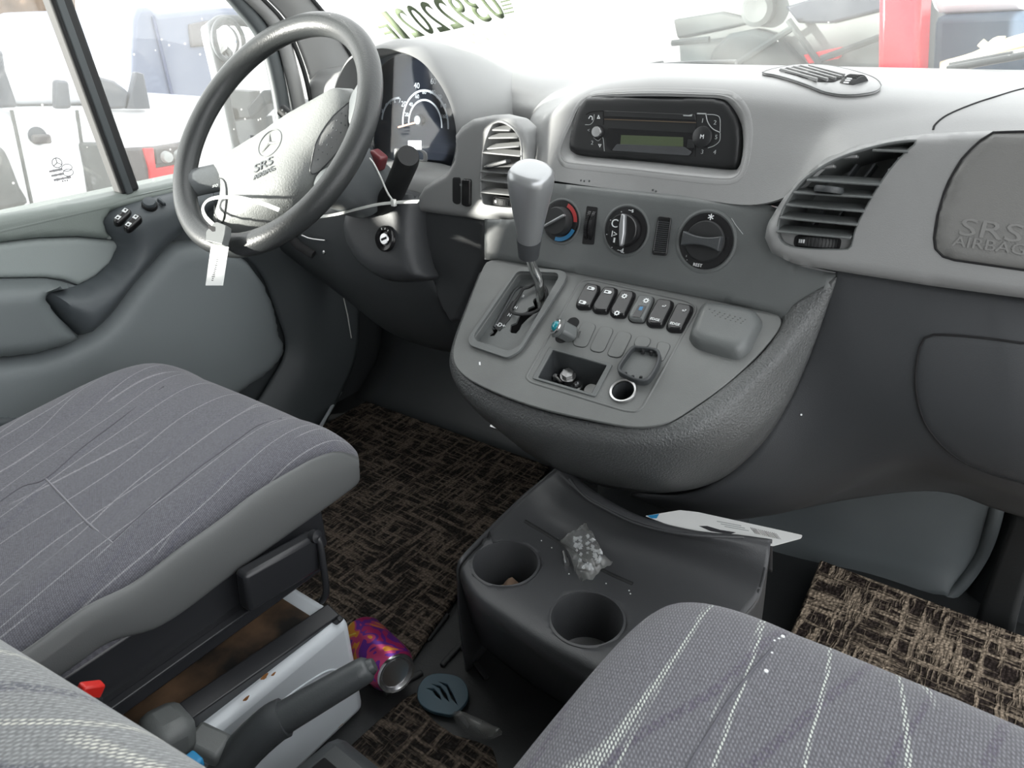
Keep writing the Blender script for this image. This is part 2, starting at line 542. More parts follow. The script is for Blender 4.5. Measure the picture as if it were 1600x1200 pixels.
def weavemat(name, dark, light, sc, lw, st=5):
    """carpet of thick yarns: pale weft and warp lines at uneven spacing over dark loops"""
    m = bpy.data.materials.new(name); m.use_nodes = True
    nt = m.node_tree; L = nt.links.new; b = nt.nodes['Principled BSDF']; b.inputs['Roughness'].default_value = 1; b.inputs['Specular IOR Level'].default_value = .1
    tc = N(nt, 'ShaderNodeTexCoord'); sx = N(nt, 'ShaderNodeSeparateXYZ')
    ns = N(nt, 'ShaderNodeTexNoise'); ns.inputs['Scale'].default_value = 60; ns.inputs['Detail'].default_value = 3
    ad = N(nt, 'ShaderNodeVectorMath', operation='MULTIPLY_ADD'); ad.inputs[1].default_value = (.006, .006, 0)
    L(tc.outputs['Object'], ns.inputs['Vector']); L(ns.outputs['Color'], ad.inputs[0]); L(tc.outputs['Object'], ad.inputs[2]); L(ad.outputs[0], sx.inputs[0])
    outs = []
    for ax, stretch in ((0, (sc, st, 1)), (1, (st, sc, 1))):
        mp = N(nt, 'ShaderNodeMapping'); mp.inputs['Scale'].default_value = stretch
        L(ad.outputs[0], mp.inputs[0])
        nz = N(nt, 'ShaderNodeTexNoise'); nz.inputs['Scale'].default_value = 1; nz.inputs['Detail'].default_value = 3; nz.inputs['Roughness'].default_value = .65
        L(mp.outputs[0], nz.inputs['Vector'])
        mr = N(nt, 'ShaderNodeMapRange'); mr.inputs[1].default_value = lw; mr.inputs[2].default_value = lw + .10
        L(nz.outputs[0], mr.inputs[0]); outs.append(mr)
    mx = N(nt, 'ShaderNodeMath', operation='MAXIMUM'); L(outs[0].outputs[0], mx.inputs[0]); L(outs[1].outputs[0], mx.inputs[1])
    vo = N(nt, 'ShaderNodeTexVoronoi'); vo.inputs['Scale'].default_value = 190; vo.inputs['Randomness'].default_value = .6
    L(tc.outputs['Object'], vo.inputs['Vector'])
    fr = N(nt, 'ShaderNodeMapRange'); fr.inputs[1].default_value = .1; fr.inputs[2].default_value = .75; fr.inputs[3].default_value = 1.15; fr.inputs[4].default_value = .45
    L(vo.outputs['Distance'], fr.inputs[0])
    c = N(nt, 'ShaderNodeMix', data_type='RGBA'); c.inputs[6].default_value = (*dark, 1); c.inputs[7].default_value = (*light, 1)
    L(mx.outputs[0], c.inputs[0])
    hs = N(nt, 'ShaderNodeMix', data_type='RGBA', blend_type='MULTIPLY'); hs.inputs[0].default_value = 1
    L(c.outputs[2], hs.inputs[6]); L(fr.outputs[0], hs.inputs[7])
    L(hs.outputs[2], b.inputs['Base Color'])
    hh = N(nt, 'ShaderNodeMath', operation='MULTIPLY_ADD'); hh.inputs[1].default_value = 1.2
    L(mx.outputs[0], hh.inputs[0]); L(fr.outputs[0], hh.inputs[2])
    bp = N(nt, 'ShaderNodeBump'); bp.inputs['Strength'].default_value = .9; bp.inputs['Distance'].default_value = .003
    L(hh.outputs[0], bp.inputs['Height']); L(bp.outputs[0], b.inputs['Normal'])
    return m
M['matd'] = weavemat('plaid_loop_carpet', (.024, .021, .019), (.15, .12, .096), 100, .49, 13)
M['matp'] = weavemat('plaid_loop_carpet_pale', (.050, .038, .034), (.46, .37, .28), 75, .485, 9)

def fabric(name, base, line, wsc, dist, width, weave=.35, dash=False, rotz=0, blue=(.035, .035, .075), off=(0, 0, 0), tw=(780, 520)):
    """grey seat cloth: fine twill, pale wandering stripes and faint blue ones"""
    m = bpy.data.materials.new(name); m.use_nodes = True
    nt = m.node_tree; L = nt.links.new; b = nt.nodes['Principled BSDF']; b.inputs['Roughness'].default_value = .95; b.inputs['Specular IOR Level'].default_value = .15
    b.inputs['Sheen Weight'].default_value = .25
    tc = N(nt, 'ShaderNodeTexCoord'); mp = N(nt, 'ShaderNodeMapping'); mp.inputs['Rotation'].default_value = (0, 0, rotz); mp.inputs['Location'].default_value = off
    L(tc.outputs['Object'], mp.inputs[0])
    def stripes(scale, d, w, seedoff, dsc):
        nz = N(nt, 'ShaderNodeTexNoise'); nz.inputs['Scale'].default_value = dsc; nz.inputs['Detail'].default_value = 1
        ao = N(nt, 'ShaderNodeVectorMath', operation='ADD'); ao.inputs[1].default_value = (seedoff, seedoff * .37, 0)
        ms = N(nt, 'ShaderNodeVectorMath', operation='MULTIPLY'); ms.inputs[1].default_value = (1, .55, .1)
        L(mp.outputs[0], ao.inputs[0]); L(ao.outputs[0], ms.inputs[0]); L(ms.outputs[0], nz.inputs['Vector'])
        sx = N(nt, 'ShaderNodeSeparateXYZ'); L(mp.outputs[0], sx.inputs[0])
        ma = N(nt, 'ShaderNodeMath', operation='MULTIPLY_ADD'); ma.inputs[1].default_value = d
        L(nz.outputs[0], ma.inputs[0]); L(sx.outputs[0], ma.inputs[2])
        mu = N(nt, 'ShaderNodeMath', operation='MULTIPLY'); mu.inputs[1].default_value = scale; L(ma.outputs[0], mu.inputs[0])
        fc = N(nt, 'ShaderNodeMath', operation='FRACT'); L(mu.outputs[0], fc.inputs[0])
        ab = N(nt, 'ShaderNodeMath', operation='SUBTRACT'); ab.inputs[1].default_value = .5; L(fc.outputs[0], ab.inputs[0])
        a2 = N(nt, 'ShaderNodeMath', operation='ABSOLUTE'); L(ab.outputs[0], a2.inputs[0])
        mr = N(nt, 'ShaderNodeMapRange'); mr.inputs[1].default_value = w * .5; mr.inputs[2].default_value = w; mr.inputs[3].default_value = 1; mr.inputs[4].default_value = 0
        L(a2.outputs[0], mr.inputs[0]); return mr
    s1 = stripes(wsc, dist, width, 0, 5); s2 = stripes(wsc * .7, dist * 2.4, width, 3.1, 4.5); s3 = stripes(wsc * .9, dist * 1.6, width * 2.2, 7.7, 5)
    mx = N(nt, 'ShaderNodeMath', operation='MAXIMUM'); L(s1.outputs[0], mx.inputs[0])
    # second family shows only in places
    g = N(nt, 'ShaderNodeTexNoise'); g.inputs['Scale'].default_value = 9; L(mp.outputs[0], g.inputs['Vector'])
    gr = N(nt, 'ShaderNodeMapRange'); gr.inputs[1].default_value = .45; gr.inputs[2].default_value = .55; L(g.outputs[0], gr.inputs[0])
    m2 = N(nt, 'ShaderNodeMath', operation='MULTIPLY'); L(s2.outputs[0], m2.inputs[0]); L(gr.outputs[0], m2.inputs[1]); L(m2.outputs[0], mx.inputs[1])
    # twill
    wv = []
    for sc_, dr in ((tw[0], 'DIAGONAL'), (tw[1], 'X')):
        w = N(nt, 'ShaderNodeTexWave', wave_type='BANDS', bands_direction=dr); w.inputs['Scale'].default_value = sc_ / 6.2832 * 2; w.inputs['Distortion'].default_value = .6
        L(mp.outputs[0], w.inputs['Vector']); wv.append(w)
    tw = N(nt, 'ShaderNodeMath', operation='MULTIPLY'); L(wv[0].outputs['Fac'], tw.inputs[0]); L(wv[1].outputs['Fac'], tw.inputs[1])
    va = N(nt, 'ShaderNodeMapRange'); va.inputs[3].default_value = 1 - weave; va.inputs[4].default_value = 1 + weave; L(tw.outputs[0], va.inputs[0])
    pn = N(nt, 'ShaderNodeTexNoise'); pn.inputs['Scale'].default_value = 420; L(mp.outputs[0], pn.inputs['Vector'])
    pr = N(nt, 'ShaderNodeMapRange'); pr.inputs[1].default_value = .3; pr.inputs[2].default_value = .7; pr.inputs[3].default_value = .8; pr.inputs[4].default_value = 1.2; L(pn.outputs[0], pr.inputs[0])
    vv = N(nt, 'ShaderNodeMath', operation='MULTIPLY'); L(va.outputs[0], vv.inputs[0]); L(pr.outputs[0], vv.inputs[1])
    cb = N(nt, 'ShaderNodeMix', data_type='RGBA'); cb.inputs[6].default_value = (*base, 1); cb.inputs[7].default_value = (*blue, 1)
    m3 = N(nt, 'ShaderNodeMath', operation='MULTIPLY'); m3.inputs[1].default_value = .55; L(s3.outputs[0], m3.inputs[0])
    sn = N(nt, 'ShaderNodeTexNoise'); sn.inputs['Scale'].default_value = 330; L(mp.outputs[0], sn.inputs['Vector'])
    sr = N(nt, 'ShaderNodeMapRange'); sr.inputs[1].default_value = .42; sr.inputs[2].default_value = .52; L(sn.outputs[0], sr.inputs[0])
    m4 = N(nt, 'ShaderNodeMath', operation='MULTIPLY'); m4.inputs[1].default_value = 1; L(m3.outputs[0], m4.inputs[0]); L(sr.outputs[0], m4.inputs[1]); L(m4.outputs[0], cb.inputs[0])
    cl = N(nt, 'ShaderNodeMix', data_type='RGBA'); cl.inputs[7].default_value = (*line, 1); L(cb.outputs[2], cl.inputs[6])
    if dash:
        dm = N(nt, 'ShaderNodeMath', operation='MULTIPLY'); dr = N(nt, 'ShaderNodeMapRange'); dr.inputs[1].default_value = .12; dr.inputs[2].default_value = .3
        L(tw.outputs[0], dr.inputs[0]); L(mx.outputs[0], dm.inputs[0]); L(dr.outputs[0], dm.inputs[1]); L(dm.outputs[0], cl.inputs[0])
    else:
        d2 = N(nt, 'ShaderNodeMath', operation='MULTIPLY'); d2.inputs[1].default_value = .75; L(mx.outputs[0], d2.inputs[0]); L(d2.outputs[0], cl.inputs[0])
    mm = N(nt, 'ShaderNodeMix', data_type='RGBA', blend_type='MULTIPLY'); mm.inputs[0].default_value = 1
    L(cl.outputs[2], mm.inputs[6]); L(vv.outputs[0], mm.inputs[7]); L(mm.outputs[2], b.inputs['Base Color'])
    bp = N(nt, 'ShaderNodeBump'); bp.inputs['Strength'].default_value = .35; bp.inputs['Distance'].default_value = .0008
    L(vv.outputs[0], bp.inputs['Height']); L(bp.outputs[0], b.inputs['Normal'])
    return m
M['fabd'] = fabric('driver_seat_cloth', (.125, .125, .145), (.29, .29, .305), 21, .10, .024, .25, rotz=-.25, blue=(.10, .10, .13))
M['fabp'] = fabric('passenger_seat_cloth', (.150, .150, .168), (.46, .49, .46), 16, .17, .036, .36, dash=True, rotz=-.05, blue=(.085, .07, .11), tw=(520, 360))
M['fabn'] = fabric('near_seat_cloth', (.27, .28, .285), (.55, .55, .50), 13, .10, .05, .3, dash=True, rotz=1.0, tw=(430, 300))

# ------------------------------------------------------------------ the setting
def struct(o):
    o['kind'] = 'structure'; return o
struct(box('ground', (0, 2, -.62), (60, 60, .2), M['ground']))
struct(box('floor', (0, -.1, -.02), (1.8, 2.7, .04), M['floorrub']))
struct(box('wall_front', (0, 1.235, .33), (1.76, .03, .66), M['dark2']))
struct(box('ceiling', (0, -.6, 1.49), (1.86, 2.5, .05), M['roof'], bev=.01))
struct(box('wall_left', (-.905, -.84, .75), (.05, 1.64, 1.5), M['roof']))  # unseen side wall, front edge placed to shade seat and dash from the sun
struct(box('unseen_wall_right', (.905, -1.25, .75), (.05, .7, 1.5), M['roof']))  # out of view, added to cut the ambient light from the right rear
struct(box('unseen_wall_back', (0, -1.62, .75), (1.84, .05, 1.5), M['roof']))  # out of view, added to keep ambient light from entering behind
struct(box('wall_left_front', (-.885, 1.09, .30), (.03, .34, .60), M['dark2']))
# ------------------------------------------------------------------ driver's door
door = thing('door_1', 'driver door inner trim in several greys, below the side window', 'door', kind='structure')
XD = -.87
pd = PX(XD)
def pxs(pl, pts): return [pl.px(*p) for p in pts]
# sill rail under the glass
sill = mesh('door_sill', *(lambda A: (A, [(i, i + 1, i + 5, i + 4) for i in (0, 1, 2)] + [(3, 0, 4, 7), (0, 3, 2, 1), (4, 5, 6, 7)]))(
    [Vector((-.93, y, .580)) if k == 0 else Vector((-.868, y, .576)) if k == 1 else Vector((-.855, y, .562)) if k == 2 else Vector((-.93, y, .50)) for y in (-.3, 1.06) for k in range(4)]), M['doorup'], door)
bevel(sill, .006, 3)
box('door_core', (-.905, .38, .29), (.05, 1.36, .56), M['doordark'], door)
up = [(-90, 345), (0, 338), (120, 318), (200, 303), (290, 284), (330, 275), (330, 300), (290, 293), (235, 306), (195, 318), (170, 332), (162, 346), (166, 362), (176, 374), (120, 369), (60, 371), (0, 378), (-90, 388)]
puff('upper_trim', pxs(PX(-.868), up), PX(-.868), .010, .012, M['doorup'], door, .02)
ins = [(-90, 390), (0, 380), (60, 373), (120, 371), (178, 376), (184, 384), (172, 410), (148, 432), (122, 445), (100, 437), (70, 433), (0, 434), (-90, 440)]
puff('insert_panel', pxs(PX(-.872), ins), PX(-.872), .006, .01, M['doorins'], door, .02)
hand = [(-90, 442), (0, 436), (70, 435), (98, 440), (120, 447), (90, 452), (64, 458), (72, 472), (90, 495), (122, 524), (90, 540), (50, 551), (0, 557), (-90, 566)]
puff('pull_handle', pxs(PX(-.868), hand), PX(-.868), .045, .03, M['doorpull'], door, .02)
arm = [(160, 346), (164, 336), (178, 324), (200, 314), (240, 303), (290, 291), (345, 278), (345, 310), (300, 345), (262, 374), (240, 396), (222, 418), (200, 442), (182, 466), (166, 488), (148, 506), (124, 525), (98, 500), (78, 476), (66, 460), (70, 455), (95, 452), (120, 447), (150, 432), (172, 411), (184, 386), (178, 374), (166, 362)]
armo = puff('armrest', pxs(PX(-.868), arm), PX(-.868), .050, .035, M['doorarm'], door, .02)
armT = bvh(armo)
low = [(-90, 568), (0, 559), (50, 553), (90, 542), (124, 527), (150, 508), (168, 489), (184, 468), (202, 444), (224, 420), (242, 399), (264, 380), (300, 376), (350, 385), (385, 408), (408, 440), (424, 478), (430, 508), (431, 520), (438, 530), (440, 545), (432, 562), (414, 582), (380, 606), (330, 640), (250, 680), (120, 690), (0, 690), (-90, 690)]
puff('lower_trim', pxs(PX(-.868), low), PX(-.868), .028, .03, M['doorlow'], door, .02)
pk = [(-90, 655), (0, 641), (45, 645), (75, 640), (110, 640), (200, 640), (200, 760), (-90, 760)]
puff('map_pocket', pxs(PX(-.862), pk), PX(-.862), .03, .012, M['doorarm'], door, .02)
# dark surround between the door and the foot well
sur = [[at(x, y, 'x', v) for x, y, v in r] for r in (
    [(270, 320, -.86), (350, 375, -.86), (405, 425, -.86), (432, 490, -.858), (446, 545, -.855), (420, 600, -.855), (380, 660, -.855)],
    [(330, 320, -.84), (400, 370, -.835), (455, 420, -.83), (478, 490, -.83), (482, 560, -.83), (455, 620, -.83), (420, 690, -.83)],
    [(400, 320, -.83), (450, 360, -.82), (505, 420, -.82), (525, 490, -.82), (522, 560, -.82), (498, 625, -.82), (470, 700, -.82)],
    [(470, 320, -.82), (520, 370, -.82), (556, 430, -.82), (562, 500, -.82), (556, 560, -.82), (535, 610, -.82), (500, 680, -.82)])]
patch('door_surround', sur, M['doordark'], door, 6, .01)
tube('seal_strip', [at(537, 466, 'x', -.815), at(543, 492, 'x', -.815), at(549, 528, 'x', -.815)], .0012, M['tie'], door)
# switches on the armrest
def pod(px, py, off=.0):
    return hitb(armT, px, py, off)
_a, _b, _c = pod(180, 340), pod(250, 318), pod(215, 352)
pn = (_b - _a).cross(_c - _a).normalized()
if pn.x < 0: pn = -pn
PP = Plane(pod(210, 336), (_b - _a), pn.cross(_b - _a))
if PP.n.dot(CP - PP.o) < 0: PP = Plane(PP.o, PP.u, -PP.v)
T8 = zc(140, 290, 11.43)
for k, (poly, ic) in enumerate([([(440, 610), (640, 440), (720, 430), (760, 480), (740, 540), (560, 700), (470, 710), (420, 670)], [(515, 615), (640, 490)]),
                   ([(620, 720), (810, 540), (880, 530), (945, 590), (930, 640), (760, 800), (680, 830), (600, 770)], [(700, 735), (825, 605)])]):
    pts = roundpoly([PP.px(*p) for p in T8(*poly)], .004)
    s = puff('window_switch', pts, PP, .006, .004, M['black'], door, .004)
    for j, q in enumerate(ic):
        u, v = PP.px(*T8(q)[0])
        a = PP.px(*T8(ic[0])[0]); b = PP.px(*T8(ic[1])[0]); ang = math.atan2(b.y - a.y, b.x - a.x)
        w = .0042
        fr = [Vector((x, y)) for x, y in ((-w, -w * .8), (w, -w * .8), (w, w * .8), (-w, w * .8))]
        rt = lambda p: Vector((u + p.x * math.cos(ang) - p.y * math.sin(ang), v + p.x * math.sin(ang) + p.y * math.cos(ang)))
        plate('icon', [rt(p) for p in fr], PP, .0008, M['white'], s, h=.0068, holes=[[rt(p * .5 + Vector((w * .25 * (1 if j else -1), 0))) for p in fr]])
o_ = PP.px(*T8((1070, 345))[0])
prof = [(.0125, -.004), (.0125, .002), (.0118, .0035)]
ks = lathe('mirror_knob_base', prof, PP.pt(*o_, 0), PP.n, M['matt'], door, 32)
lathe('mirror_knob', [(.0105, .0035), (.0108, .007), (.0095, .0095), (.004, .0102), (0, .0103)], PP.pt(*o_, 0), PP.n, M['doorarm'], ks, 32)
q_ = [PP.px(*p) for p in T8((1205, 240), (1250, 215), (1365, 310), (1365, 345), (1310, 345), (1205, 262))]
puff('mirror_selector', roundpoly(q_, .002), PP, .004, .002, M['doorarm'], door, .003)

# ------------------------------------------------------------------ side glass, divider, frame, A-pillar
XG = -.895
gl1 = struct(box('window_1', (XG - .002, .15, 1.02), (.004, 1.0, .89), M['glass']))
gl2 = struct(box('window_2', (XG - .002, .87, 1.02), (.004, .44, .89), M['glass']))
_d0, _d1 = at(75, -40, 'x', -.882), at(199, 300, 'x', -.882)
dv = struct(bar('trim_1', _d0 + (_d0 - _d1) * .8, _d1, .034, .03, M['rubber'], bev=.006, up=(1, 0, 0)))
bar('divider_channel', _d0 + (_d0 - _d1) * .8 + Vector((.0155, -.004, 0)), _d1 + Vector((.0155, -.004, 0)), .012, .004, M['doordark'], dv, .0015, up=(1, 0, 0))
# glass edge frame along the front of the door
def ext(L, k=9):
    return [L[0] + (L[0] - L[1]) * k] + L
fr = spline(ext([at(300, -90, 'x', -.88), at(352, -22, 'x', -.88), at(400, 36, 'x', -.88), at(420, 75, 'x', -.88), at(432, 120, 'x', -.88), at(441, 170, 'x', -.88), at(447, 225, 'x', -.88), at(448, 262, 'x', -.88)]), 6)
_f = struct(tube('trim_2', fr, .017, M['doordark'], n=10, flat=.8, upv=(1, 0, 0)))
ls = spline(ext([at(330, -90, 'x', -.865), at(372, -28, 'x', -.865), at(420, 22, 'x', -.865), at(441, 60, 'x', -.865), at(455, 110, 'x', -.865), at(466, 160, 'x', -.865), at(473, 205, 'x', -.865)]), 6)
struct(tube('trim_3', ls, .016, M['upper'], n=10, flat=.7, upv=(1, 0, 0)))
bs = spline(ext([at(348, -90, 'x', -.855), at(394, -20, 'x', -.855), at(440, 30, 'x', -.855), at(460, 70, 'x', -.855), at(476, 115, 'x', -.855), at(486, 160, 'x', -.855)]), 6)
struct(tube('trim_4', bs, .0045, M['rubber'], n=8))
pil = [[at(*p, 'x', -.856) for p in ((352, -90), (400, -20), (446, 30), (466, 72), (482, 118), (492, 170))],
       [at(*p, 'x', -.835) for p in ((392, -90), (430, -30), (474, 20), (500, 62), (516, 105), (524, 160))],
       [at(*p, 'x', -.825) for p in ((420, -90), (462, -32), (506, 20), (530, 55), (550, 88), (565, 140))]]
pil = [ext(r) for r in pil]
pl_ = struct(patch('trim_5', pil, M['upper'], None, 6, .012))
struct(tube('trim_6', ext([at(*p, 'x', -.823) for p in ((420, -90), (462, -32), (506, 20), (530, 55), (550, 88))]), .004, M['rubber'], n=8))
# windscreen
PW = Plane((0, 1.285, .738), (1, 0, 0), (0, -1, 1.45))
wv = []
for u, v in ((-.86, -.02), (.95, -.02), (.95, 1.0), (-.86, 1.0)): wv.append(Vector((u, v)))
ws = struct(plate('window_3', wv, PW, .005, M['wind']))
# ------------------------------------------------------------------ dashboard
dash = thing('dashboard', 'two-tone grey moulded dashboard with centre console, running under the windscreen', 'dashboard')
V3 = Vector
cx_ = [-.86, -.55, -.32, -.25, -.19, -.125, -.03, .07, .14, .185, .215, .25, .32, .45, .70, .95]
def row(ys, zs): return [V3((x, y, z)) for x, y, z in zip(cx_, ys, zs)]
c_ = lambda v: [v] * 16
top = [row(c_(1.285), c_(.738)),
       row(c_(1.10), [.735, .735, .726, .726, .732, .744, .750, .751, .750, .749, .748, .748, .747, .746, .746, .746]),
       row([1.06,1.06,1.04,.98]+[.96]*12, [.72, .70, .697, .698, .716, .745, .757, .757, .755, .753, .752, .751, .749, .748, .748, .748]),
       row([1.05, 1.05, 1.03, .95, .905, .885, .878, .878, .878, .88, .885, .89, .90, .905, .905, .905], [.69, .67, .67, .68, .70, .733, .750, .750, .747, .744, .744, .745, .745, .745, .746, .746]),
       row([1.05, 1.05, 1.03, .94, .885, .860, .850, .850, .848, .848, .85, .855, .86, .862, .862, .862], [.65, .64, .645, .655, .672, .695, .708, .708, .706, .706, .718, .727, .735, .739, .74, .74]),
       row([1.05, 1.05, 1.03, .93, .87, .835, .822, .82, .815, .812, .815, .825, .832, .835, .835, .835], [.60, .61, .61, .615, .625, .632, .634, .635, .637, .655, .688, .708, .722, .733, .735, .735])]
topo = patch('upper_pad', top, M['upper'], dash, 6)
# radio opening cut in the pad, lined by a soft lip
C4 = zc(860, 120, 4)
lipo = C4((25, 440), (75, 300), (130, 170), (190, 115), (300, 100), (600, 95), (900, 100), (1050, 110), (1130, 150), (1190, 230), (1215, 340), (1215, 450), (1200, 560), (1170, 620), (1080, 635), (800, 610), (500, 575), (200, 545), (80, 530), (40, 500))
PR0 = Plane((0, .842, .70), (1, 0, 0), (0, .22, 1))
lipo_uv = [PR0.px(*p) for p in lipo]
lip_s = spline([V3((p[0], p[1], 0)) for p in lipo_uv], 5, True)
bm_in = [V3((p.x, p.y)) for p in lip_s]
solid(topo, .004)
cutter = plate('cutter', bm_in, PR0, .12, M['upper'], None, h=.06)
topT = bvh(topo)
cut(topo, cutter)
def inset(L, d):
    """shrink a closed 2D outline by about d towards its centroid line"""
    L = [V3((p[0], p[1])) for p in L]; n = len(L); out = []
    ar = sum(L[i - 1].x * L[i].y - L[i].x * L[i - 1].y for i in range(n))
    for i in range(n):
        t = L[(i + 1) % n] - L[i - 1]
        nn = V3((-t.y, t.x)).normalized() * (1 if ar > 0 else -1)
        out.append(L[i] + nn * d)
    return out
lip2 = [V3((p.x, p.y)) for p in resample(lip_s, 120)]
def proj_in(tree, pl, p, off):
    h = tree.ray_cast(pl.pt(p.x, p.y, .08), -pl.n)
    return (h[0] if h[0] else pl.pt(p.x, p.y, 0)) + pl.n * off
face_o = C4((120, 440), (135, 330), (165, 220), (205, 150), (260, 126), (600, 122), (950, 128), (1060, 136), (1110, 160), (1160, 225), (1195, 310), (1205, 400), (1200, 500), (1180, 560), (1150, 580), (1000, 570), (600, 530), (300, 505), (180, 490), (140, 470))
PRF = Plane((0, .862, .70), (1, 0, 0), (0, .2, 1))
face_uv = [V3((p.x, p.y)) for p in resample(spline([V3((*PRF.px(*p), 0)) for p in face_o], 5, True), 120)]
rA = [proj_in(topT, PR0, p, -.003) for p in inset(lip2, -.010)]
rB = [proj_in(topT, PR0, p, .0002) for p in inset(lip2, -.007)]
rC = [proj_in(topT, PR0, p, .0003) for p in inset(lip2, -.002)]
rD = [proj_in(topT, PR0, p, -.003) for p in inset(lip2, .003)]
# align the start of the face outline with the lip
def align(A, B):
    n = len(A); best = min(range(n), key=lambda s: sum((A[i] - B[(i + s) % n]).length for i in range(0, n, 6)))
    return [B[(i + best) % n] for i in range(n)]
fE = align(rD, [PRF.pt(p.x, p.y, 0) for p in face_uv])
mid = [a.lerp(b, .55) for a, b in zip(rD, fE)]
rings('radio_surround', [rA, rB, rC, rD, mid, fE], M['upper'], dash, raw=True)

# climate panel
PK = SL(.79, .526, 3.567)
KP = [(757, 342), (800, 343), (830, 332), (836, 283), (865, 286), (1040, 303), (1206, 321), (1228, 338), (1228, 385), (1232, 400), (1245, 415), (1309, 429), (1296, 465), (1268, 500), (1222, 500), (1205, 489), (1080, 461), (900, 427), (775, 406), (757, 406)]
puff('climate_panel', pxs(PK, KP), PK, .004, .006, M['panel'], dash, .03)

# console plate and body
PCn = SL(.79, .526, .6)
CPo = [(768, 407), (752, 425), (735, 468), (715, 522), (708, 552), (714, 575), (738, 596), (790, 620), (850, 640), (920, 656), (980, 667), (1015, 667), (1045, 660), (1080, 640), (1130, 604), (1180, 560), (1212, 523), (1221, 505), (1216, 493), (1200, 486), (1100, 463), (1000, 444), (900, 426), (820, 411)]
body_rows_px = [
  # A (plate edge), B (rim crest), C (flank), D (lower edge)
  [(1224, 492, .790), (1246, 472, .790), (1282, 450, .796), (1308, 432, .802)],
  [(1218, 515, .772), (1243, 508, .772), (1274, 495, .786), (1296, 470, .798)],
  [(1190, 553, .741), (1216, 558, .741), (1252, 550, .770), (1281, 515, .792)],
  [(1140, 598, .705), (1165, 612, .704), (1220, 612, .745), (1260, 570, .782)],
  [(1085, 639, .667), (1108, 664, .664), (1180, 670, .715), (1230, 635, .768)],
  [(1040, 664, .646), (1052, 696, .642), (1120, 715, .688), (1185, 700, .755)],
  [(985, 669, .634), (980, 704, .629), (1040, 745, .668), (1120, 752, .748)],
  [(920, 659, .632), (908, 694, .626), (950, 740, .660), (1040, 770, .742)],
  [(850, 643, .633), (836, 676, .628), (868, 716, .660), (960, 764, .740)],
  [(790, 623, .636), (776, 652, .632), (806, 690, .662), (890, 742, .738)],
  [(740, 600, .641), (730, 622, .640), (758, 655, .668), (830, 712, .736)],
  [(714, 577, .652), (710, 596, .655), (735, 632, .682), (800, 688, .742)],
  [(706, 553, .666), (703, 570, .672), (722, 604, .700), (775, 660, .750)],
  [(714, 522, .692), (709, 535, .700), (722, 565, .730), (760, 620, .765)],
  [(733, 470, .737), (729, 480, .745), (737, 505, .765), (760, 560, .785)],
  [(752, 424, .775), (748, 430, .780), (752, 450, .790), (765, 490, .800)],
]
bodyo = patch('console_body', body_rows_px, M['rim'], dash, 5)
solid(bodyo, .004)
# ---- plate with openings
T4 = zc(730, 400, 7.06); C6 = zc(700, 380, 2.857); C7 = zc(840, 420, 4)
gate_out = T4((570, 175), (640, 155), (1040, 185), (1100, 215), (1110, 260), (1080, 330), (650, 1000), (590, 1080), (460, 1155), (380, 1130), (60, 1020), (30, 970), (40, 910), (540, 200))
tray_o = C7((85, 500), (460, 607), (355, 800), (-20, 690))
gate_i = T4((600, 200), (1000, 215), (1025, 260), (600, 1020), (480, 1080), (110, 960), (90, 900), (560, 215))
slot1 = C7((205, 310), (240, 305), (262, 325), (262, 345), (180, 460), (140, 470), (112, 455), (112, 425))
sock_c = PCn.px(*C7((537, 770))[0])
sock = [V3((sock_c[0] + .0125 * math.cos(t), sock_c[1] + .0125 * math.sin(t))) for t in [2 * math.pi * k / 24 for k in range(24)]]
plate_o = spline([V3((*PCn.px(*p), 0)) for p in CPo], 3, True)
pout = [V3((p.x, p.y)) for p in plate_o]
hol_gate = roundpoly([PCn.px(*p) for p in gate_i], .006)
hol_tray = roundpoly([PCn.px(*p) for p in tray_o], .002)
hol_slot = roundpoly([PCn.px(*p) for p in slot1], .004)
plt = plate('console_plate', pout, PCn, .004, M['plate'], dash, bev=.0015, h=.001, holes=[hol_gate, hol_tray, sock])
# recessed field around the switches: a raised hairline border
rec = C6((600, 172), (640, 165), (1070, 262), (1108, 285), (1105, 310), (870, 735), (840, 755), (790, 750), (370, 622), (350, 600), (360, 580), (580, 190))
rec_uv = roundpoly([PCn.px(*p) for p in rec], .006)
tube('field_border', [PCn.pt(p.x, p.y, .001) for p in rec_uv], .0016, M['plate'], dash, True, 8, flat=.7, upv=PCn.n)
# ---- gear gate: raised frame, sunken floor with slots
go = [PCn.px(*p) for p in gate_out]
fr_o = roundpoly(go, .008)
plate('gate_frame', fr_o, PCn, .004, M['panel'], dash, bev=.0022, h=.006, holes=[hol_gate], seg=3)
PG = PCn.at(-.010)
gfl = [PG.px(*p) for p in T4((560, 190), (1050, 200), (1060, 260), (620, 1040), (480, 1100), (80, 980), (60, 900))]
slotA = [PG.px(*p) for p in T4((740, 470), (860, 440), (880, 520), (760, 600), (720, 650), (660, 700), (600, 760), (580, 810), (540, 855), (490, 850), (470, 830), (480, 760), (540, 735), (580, 640), (660, 610), (670, 575), (740, 545), (725, 500))]
slotB = [PG.px(*p) for p in T4((270, 800), (320, 790), (335, 830), (300, 880), (250, 885), (245, 860), (285, 830))]
plate('gate_floor', roundpoly(gfl, .004), PG, .003, M['panel'], dash, holes=[slotA, slotB])
plate('gate_wall', roundpoly([PCn.px(*p) for p in gate_out], .008), PCn, .012, M['panel'], dash, h=-.002, holes=[hol_gate])
box('gate_void', PG.pt(*PG.px(*T4((560, 640))[0]), -.02), (.09, .13, .012), M['void'], dash, rot=Matrix((PCn.u, PCn.v, PCn.n)).transposed())
tube('gate_groove', [PG.pt(*PG.px(*p), .0005) for p in T4((670, 350), (590, 338), (520, 390), (300, 790))], .0022, M['dark2'], dash, n=8)
